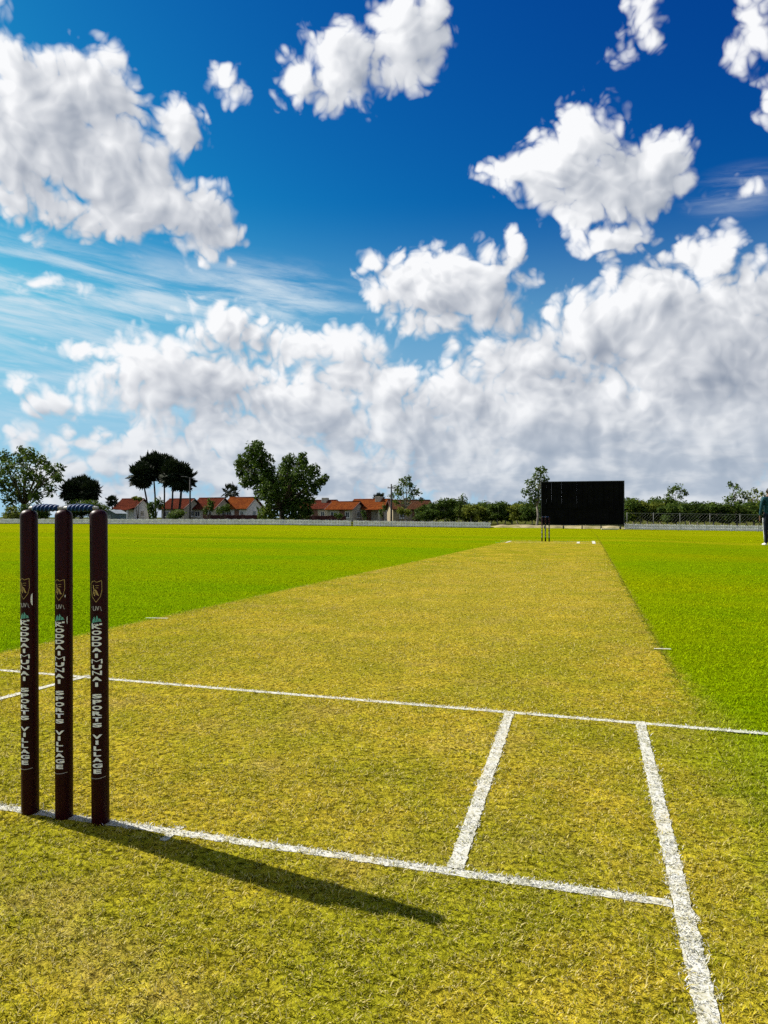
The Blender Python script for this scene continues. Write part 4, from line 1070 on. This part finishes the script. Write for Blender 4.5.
    MB().add([(-1,-1.2,-.2),(1,-1.2,-.2),(1,1.2,-.2),(-1,1.2,-.2),(-1,-1.2,1.25),(1,-1.2,1.25),(1,1.2,1.25),(-1,1.2,1.25),(0,-1.2,1.7),(0,1.2,1.7)], [(0,1,5,8,4),(1,2,6,5),(2,3,7,9,6),(3,0,4,7),(3,2,1,0),(4,8,9,7),(8,5,6,9)]).build('wall', shedm, t)
    q = MB()
    for s_ in (-1, 1):
        lo = [(0,-1.4,1.73),(s_*1.2,-1.4,1.19),(s_*1.2,1.4,1.19),(0,1.4,1.73)]; q.add(lo+[(x,y,z+.06) for x,y,z in lo], [(0,1,2,3),(7,6,5,4),(0,4,5,1),(1,5,6,2),(2,6,7,3)])
    q.build('roof', sroof, t); MB().box((-.4,-1.24,-.1),(.3,-1.205,1.1)).build('door', sroof, t)
    # poles
    pm = simple('pole_concrete', (.055,.055,.055), .8, .2, .3, 3)
    def pole(label, px, top, depth, lamp):
        b = at(px,518,depth); z = float(gz(b.x,b.y)); h = zat(top, px, depth)
        t = thing('utility_pole', label, 'pole', (b.x,b.y,z), YAW)
        MB().tube([(0,0,-.3),(0,0,h*.5),(0,0,h)], [.12,.10,.075], 10).build('shaft', pm, t, True)
        if lamp:
            MB().tube([(0,0,h-.15),(-.25,0,h+.05),(-.7,0,h+.1)], [.03,.028,.025], 8).build('arm', pm, t, True)
            MB().box((-1.05,-.09,h+.05),(-.65,.09,h+.15), None, .03).build('lamp_head', pm, t)
        else:
            MB().box((-.45,-.05,h-.5),(.45,.05,h-.4), None, .01).build('crossarm', pm, t)
            i_ = MB()
            for x in (-.38,.38): i_.tube([(x,0,h-.4),(x,0,h-.25)], [.04,.03], 8)
            i_.build('insulators', frame, t)
    pole('dark lamp pole beside the tall palm cluster', 190, 477.5, 86, True)
    pole('lone thin pole in front of the slender open tree', 391.3, 484, 84, False)

# ------------------------------------------------------------------ PERSON
def skin_mesh(chains, sub=2):
    """chains: list of [(point, radius), ...]; a chain starting with an int hangs on that vertex"""
    vs, rs, es = [], [], []
    for ch in chains:
        prev = None
        for q in ch:
            if isinstance(q, int): prev = q; continue
            vs.append(q[0]); r = q[1]; rs.append(r if isinstance(r, tuple) else (r, r))
            if prev is not None: es.append((prev, len(vs)-1))
            prev = len(vs)-1
    me = bpy.data.meshes.new('tmp'); me.from_pydata(vs, es, []); o = bpy.data.objects.new('tmp', me); ROOTCOL.objects.link(o)
    md = o.modifiers.new('s', 'SKIN'); md.use_smooth_shade = True
    for i, d in enumerate(me.skin_vertices[0].data): d.radius = rs[i]; d.use_root = (i == 0)
    m2 = o.modifiers.new('u', 'SUBSURF'); m2.levels = sub; m2.render_levels = sub
    dg = bpy.context.evaluated_depsgraph_get(); dg.update()
    out = bpy.data.meshes.new_from_object(o.evaluated_get(dg)); bpy.data.objects.remove(o); bpy.data.meshes.remove(me); return out

def build_person():
    depth = 20.9; b = at(769.3, 546, depth); zf = at(769.3, 546.3, depth).z; zg = float(gz(b.x, b.y))
    t = thing('person', 'person in teal shirt and dark trousers standing on the grass, cut by the photo edge', 'person', (b.x, b.y, zg), YAW - math.radians(4))
    H = at(769.3, 488, depth).z - zg; s = H/1.74; t.scale = (s, s, s)
    print('PERSON height', H, 'ground', zg, 'feet seen at', zf)
    skin = simple('skin', (.11,.055,.034), .55, .35, .15, 20); shirt = simple('teal_shirt', (.006,.050,.066), .8, .2, .4, 9, bmp=.2); trous = simple('navy_trousers', (.010,.014,.026), .85, .15, .4, 9, bmp=.2)
    stripe = simple('white_stripe', (.7,.7,.7), .7, .2, .1, 9); shoe = simple('white_shoe', (.68,.68,.66), .5, .3, .15, 20); hairm = simple('black_hair', (.010,.008,.007), .6, .3, .3, 60)
    V = lambda x, y, z: (x, y, z)
    chains = [[(V(0,0,.96),(.145,.10)), (V(0,.01,1.10),(.130,.092)), (V(0,.0,1.28),(.150,.105)), (V(0,0,1.42),(.135,.085)), (V(0,-.005,1.50),(.056,.056)), (V(0,.02,1.58),(.062,.070)), (V(0,.03,1.655),(.072,.088)), (V(0,.02,1.70),(.050,.062))]]
    n = 8
    for sgn in (-1, 1):
        chains.append([0, (V(sgn*.085,0,.90),.090), (V(sgn*.092,.012,.70),.074), (V(sgn*.095,.018,.50),.054), (V(sgn*.095,-.012,.36),.057), (V(sgn*.095,-.02,.12),.036), (V(sgn*.098,-.012,.065),.037), (V(sgn*.108,.09,.04),(.036,.03)), (V(sgn*.115,.17,.03),(.032,.022))]); n += 8
    for sgn in (-1, 1):
        chains.append([3, (V(sgn*.165,0,1.42),.058), (V(sgn*.205,-.01,1.30),.046), (V(sgn*.232,-.015,1.14),.038), (V(sgn*.240,.02,1.00),.034), (V(sgn*.243,.05,.89),.025), (V(sgn*.245,.062,.83),(.020,.036))])
        w = n + 5; n += 6
        for f, (dy, ln, dz) in enumerate(((-.022,.062,0),(-.007,.078,0),(.008,.074,0),(.022,.058,0))):
            chains.append([w, (V(sgn*.245,.070+dy,.795),.0095), (V(sgn*.242,.078+dy,.795-ln*.55),.0088), (V(sgn*.232,.082+dy,.795-ln),.0072)]); n += 3
        chains.append([w, (V(sgn*.236,.098,.825),.0105), (V(sgn*.228,.112,.79),.0085)]); n += 2
    me = skin_mesh(chains, 2); body = link('body', me, skin, t, True)
    # face: nose, brow, mouth, ears, eyes shaped on the same head
    fm = MB(); fm.tube([(0,.115,1.655),(0,.128,1.63),(0,.134,1.612),(0,.112,1.604)], [.006,.011,.014,.008], 8)
    for sx in (-1, 1): fm.tube([(sx*.074,.02,1.665),(sx*.082,.012,1.645),(sx*.076,.016,1.61)], [.012,.016,.010], 8)
    fm.build('face', skin, t, True)
    e = MB()
    for sx in (-1, 1): e.tube([(sx*.020,.108,1.652),(sx*.040,.102,1.652)], [.006,.006], 8)
    e.tube([(-.022,.108,1.583),(0,.113,1.581),(.022,.108,1.583)], [.003,.0045,.003], 6); e.build('eyes_and_mouth', hairm, t, True)
    h = skin_mesh([[(V(0,-.02,1.55),(.068,.05)), (V(0,.0,1.64),(.086,.090)), (V(0,.012,1.715),(.066,.084)), (V(0,.012,1.742),(.03,.04))]], 2); link('hair', h, hairm, t, True)
    sh = [[(V(0,0,.80),(.165,.120)), (V(0,.0,.98),(.163,.118)), (V(0,.01,1.12),(.150,.110)), (V(0,0,1.29),(.166,.120)), (V(0,0,1.42),(.146,.097)), (V(0,-.004,1.485),(.066,.066))]]
    for sgn in (-1, 1): sh.append([4, (V(sgn*.168,0,1.42),.072), (V(sgn*.207,-.01,1.30),.062), (V(sgn*.234,-.014,1.14),.052), (V(sgn*.242,.02,1.0),.045), (V(sgn*.245,.046,.90),.038)])
    link('shirt', skin_mesh(sh, 2), shirt, t, True)
    tr = [[(V(0,0,1.04),(.150,.106)), (V(0,0,.92),(.152,.108))]]
    for sgn in (-1, 1): tr.append([1, (V(sgn*.088,0,.86),.100), (V(sgn*.094,.012,.68),.086), (V(sgn*.097,.016,.48),.070), (V(sgn*.097,-.008,.30),.064), (V(sgn*.098,-.012,.10),.058), (V(sgn*.098,-.012,.085),.056)])
    link('trousers', skin_mesh(tr, 2), trous, t, True)
    for sgn in (-1, 1):
        m = MB(); m.tube([(sgn*.183,0,.84),(sgn*.176,.012,.68),(sgn*.163,.016,.48),(sgn*.158,-.008,.30),(sgn*.153,-.012,.11)], [.009]*5, 6); m.build('side_stripe', stripe, t, True)
        link('shoe', skin_mesh([[(V(sgn*.098,-.045,.045),(.042,.045)), (V(sgn*.100,.02,.048),(.046,.048)), (V(sgn*.110,.11,.036),(.046,.034)), (V(sgn*.117,.185,.028),(.036,.024))]], 2), shoe, t, True)

# ------------------------------------------------------------------ BUILD
build_sky(); build_camera()
TG = turf_group(); turf, blade, paint = make_turf(TG)
build_field(turf, blade, paint)
build_wickets(); build_screen(); build_fences(); build_trees(); build_houses(); build_person()
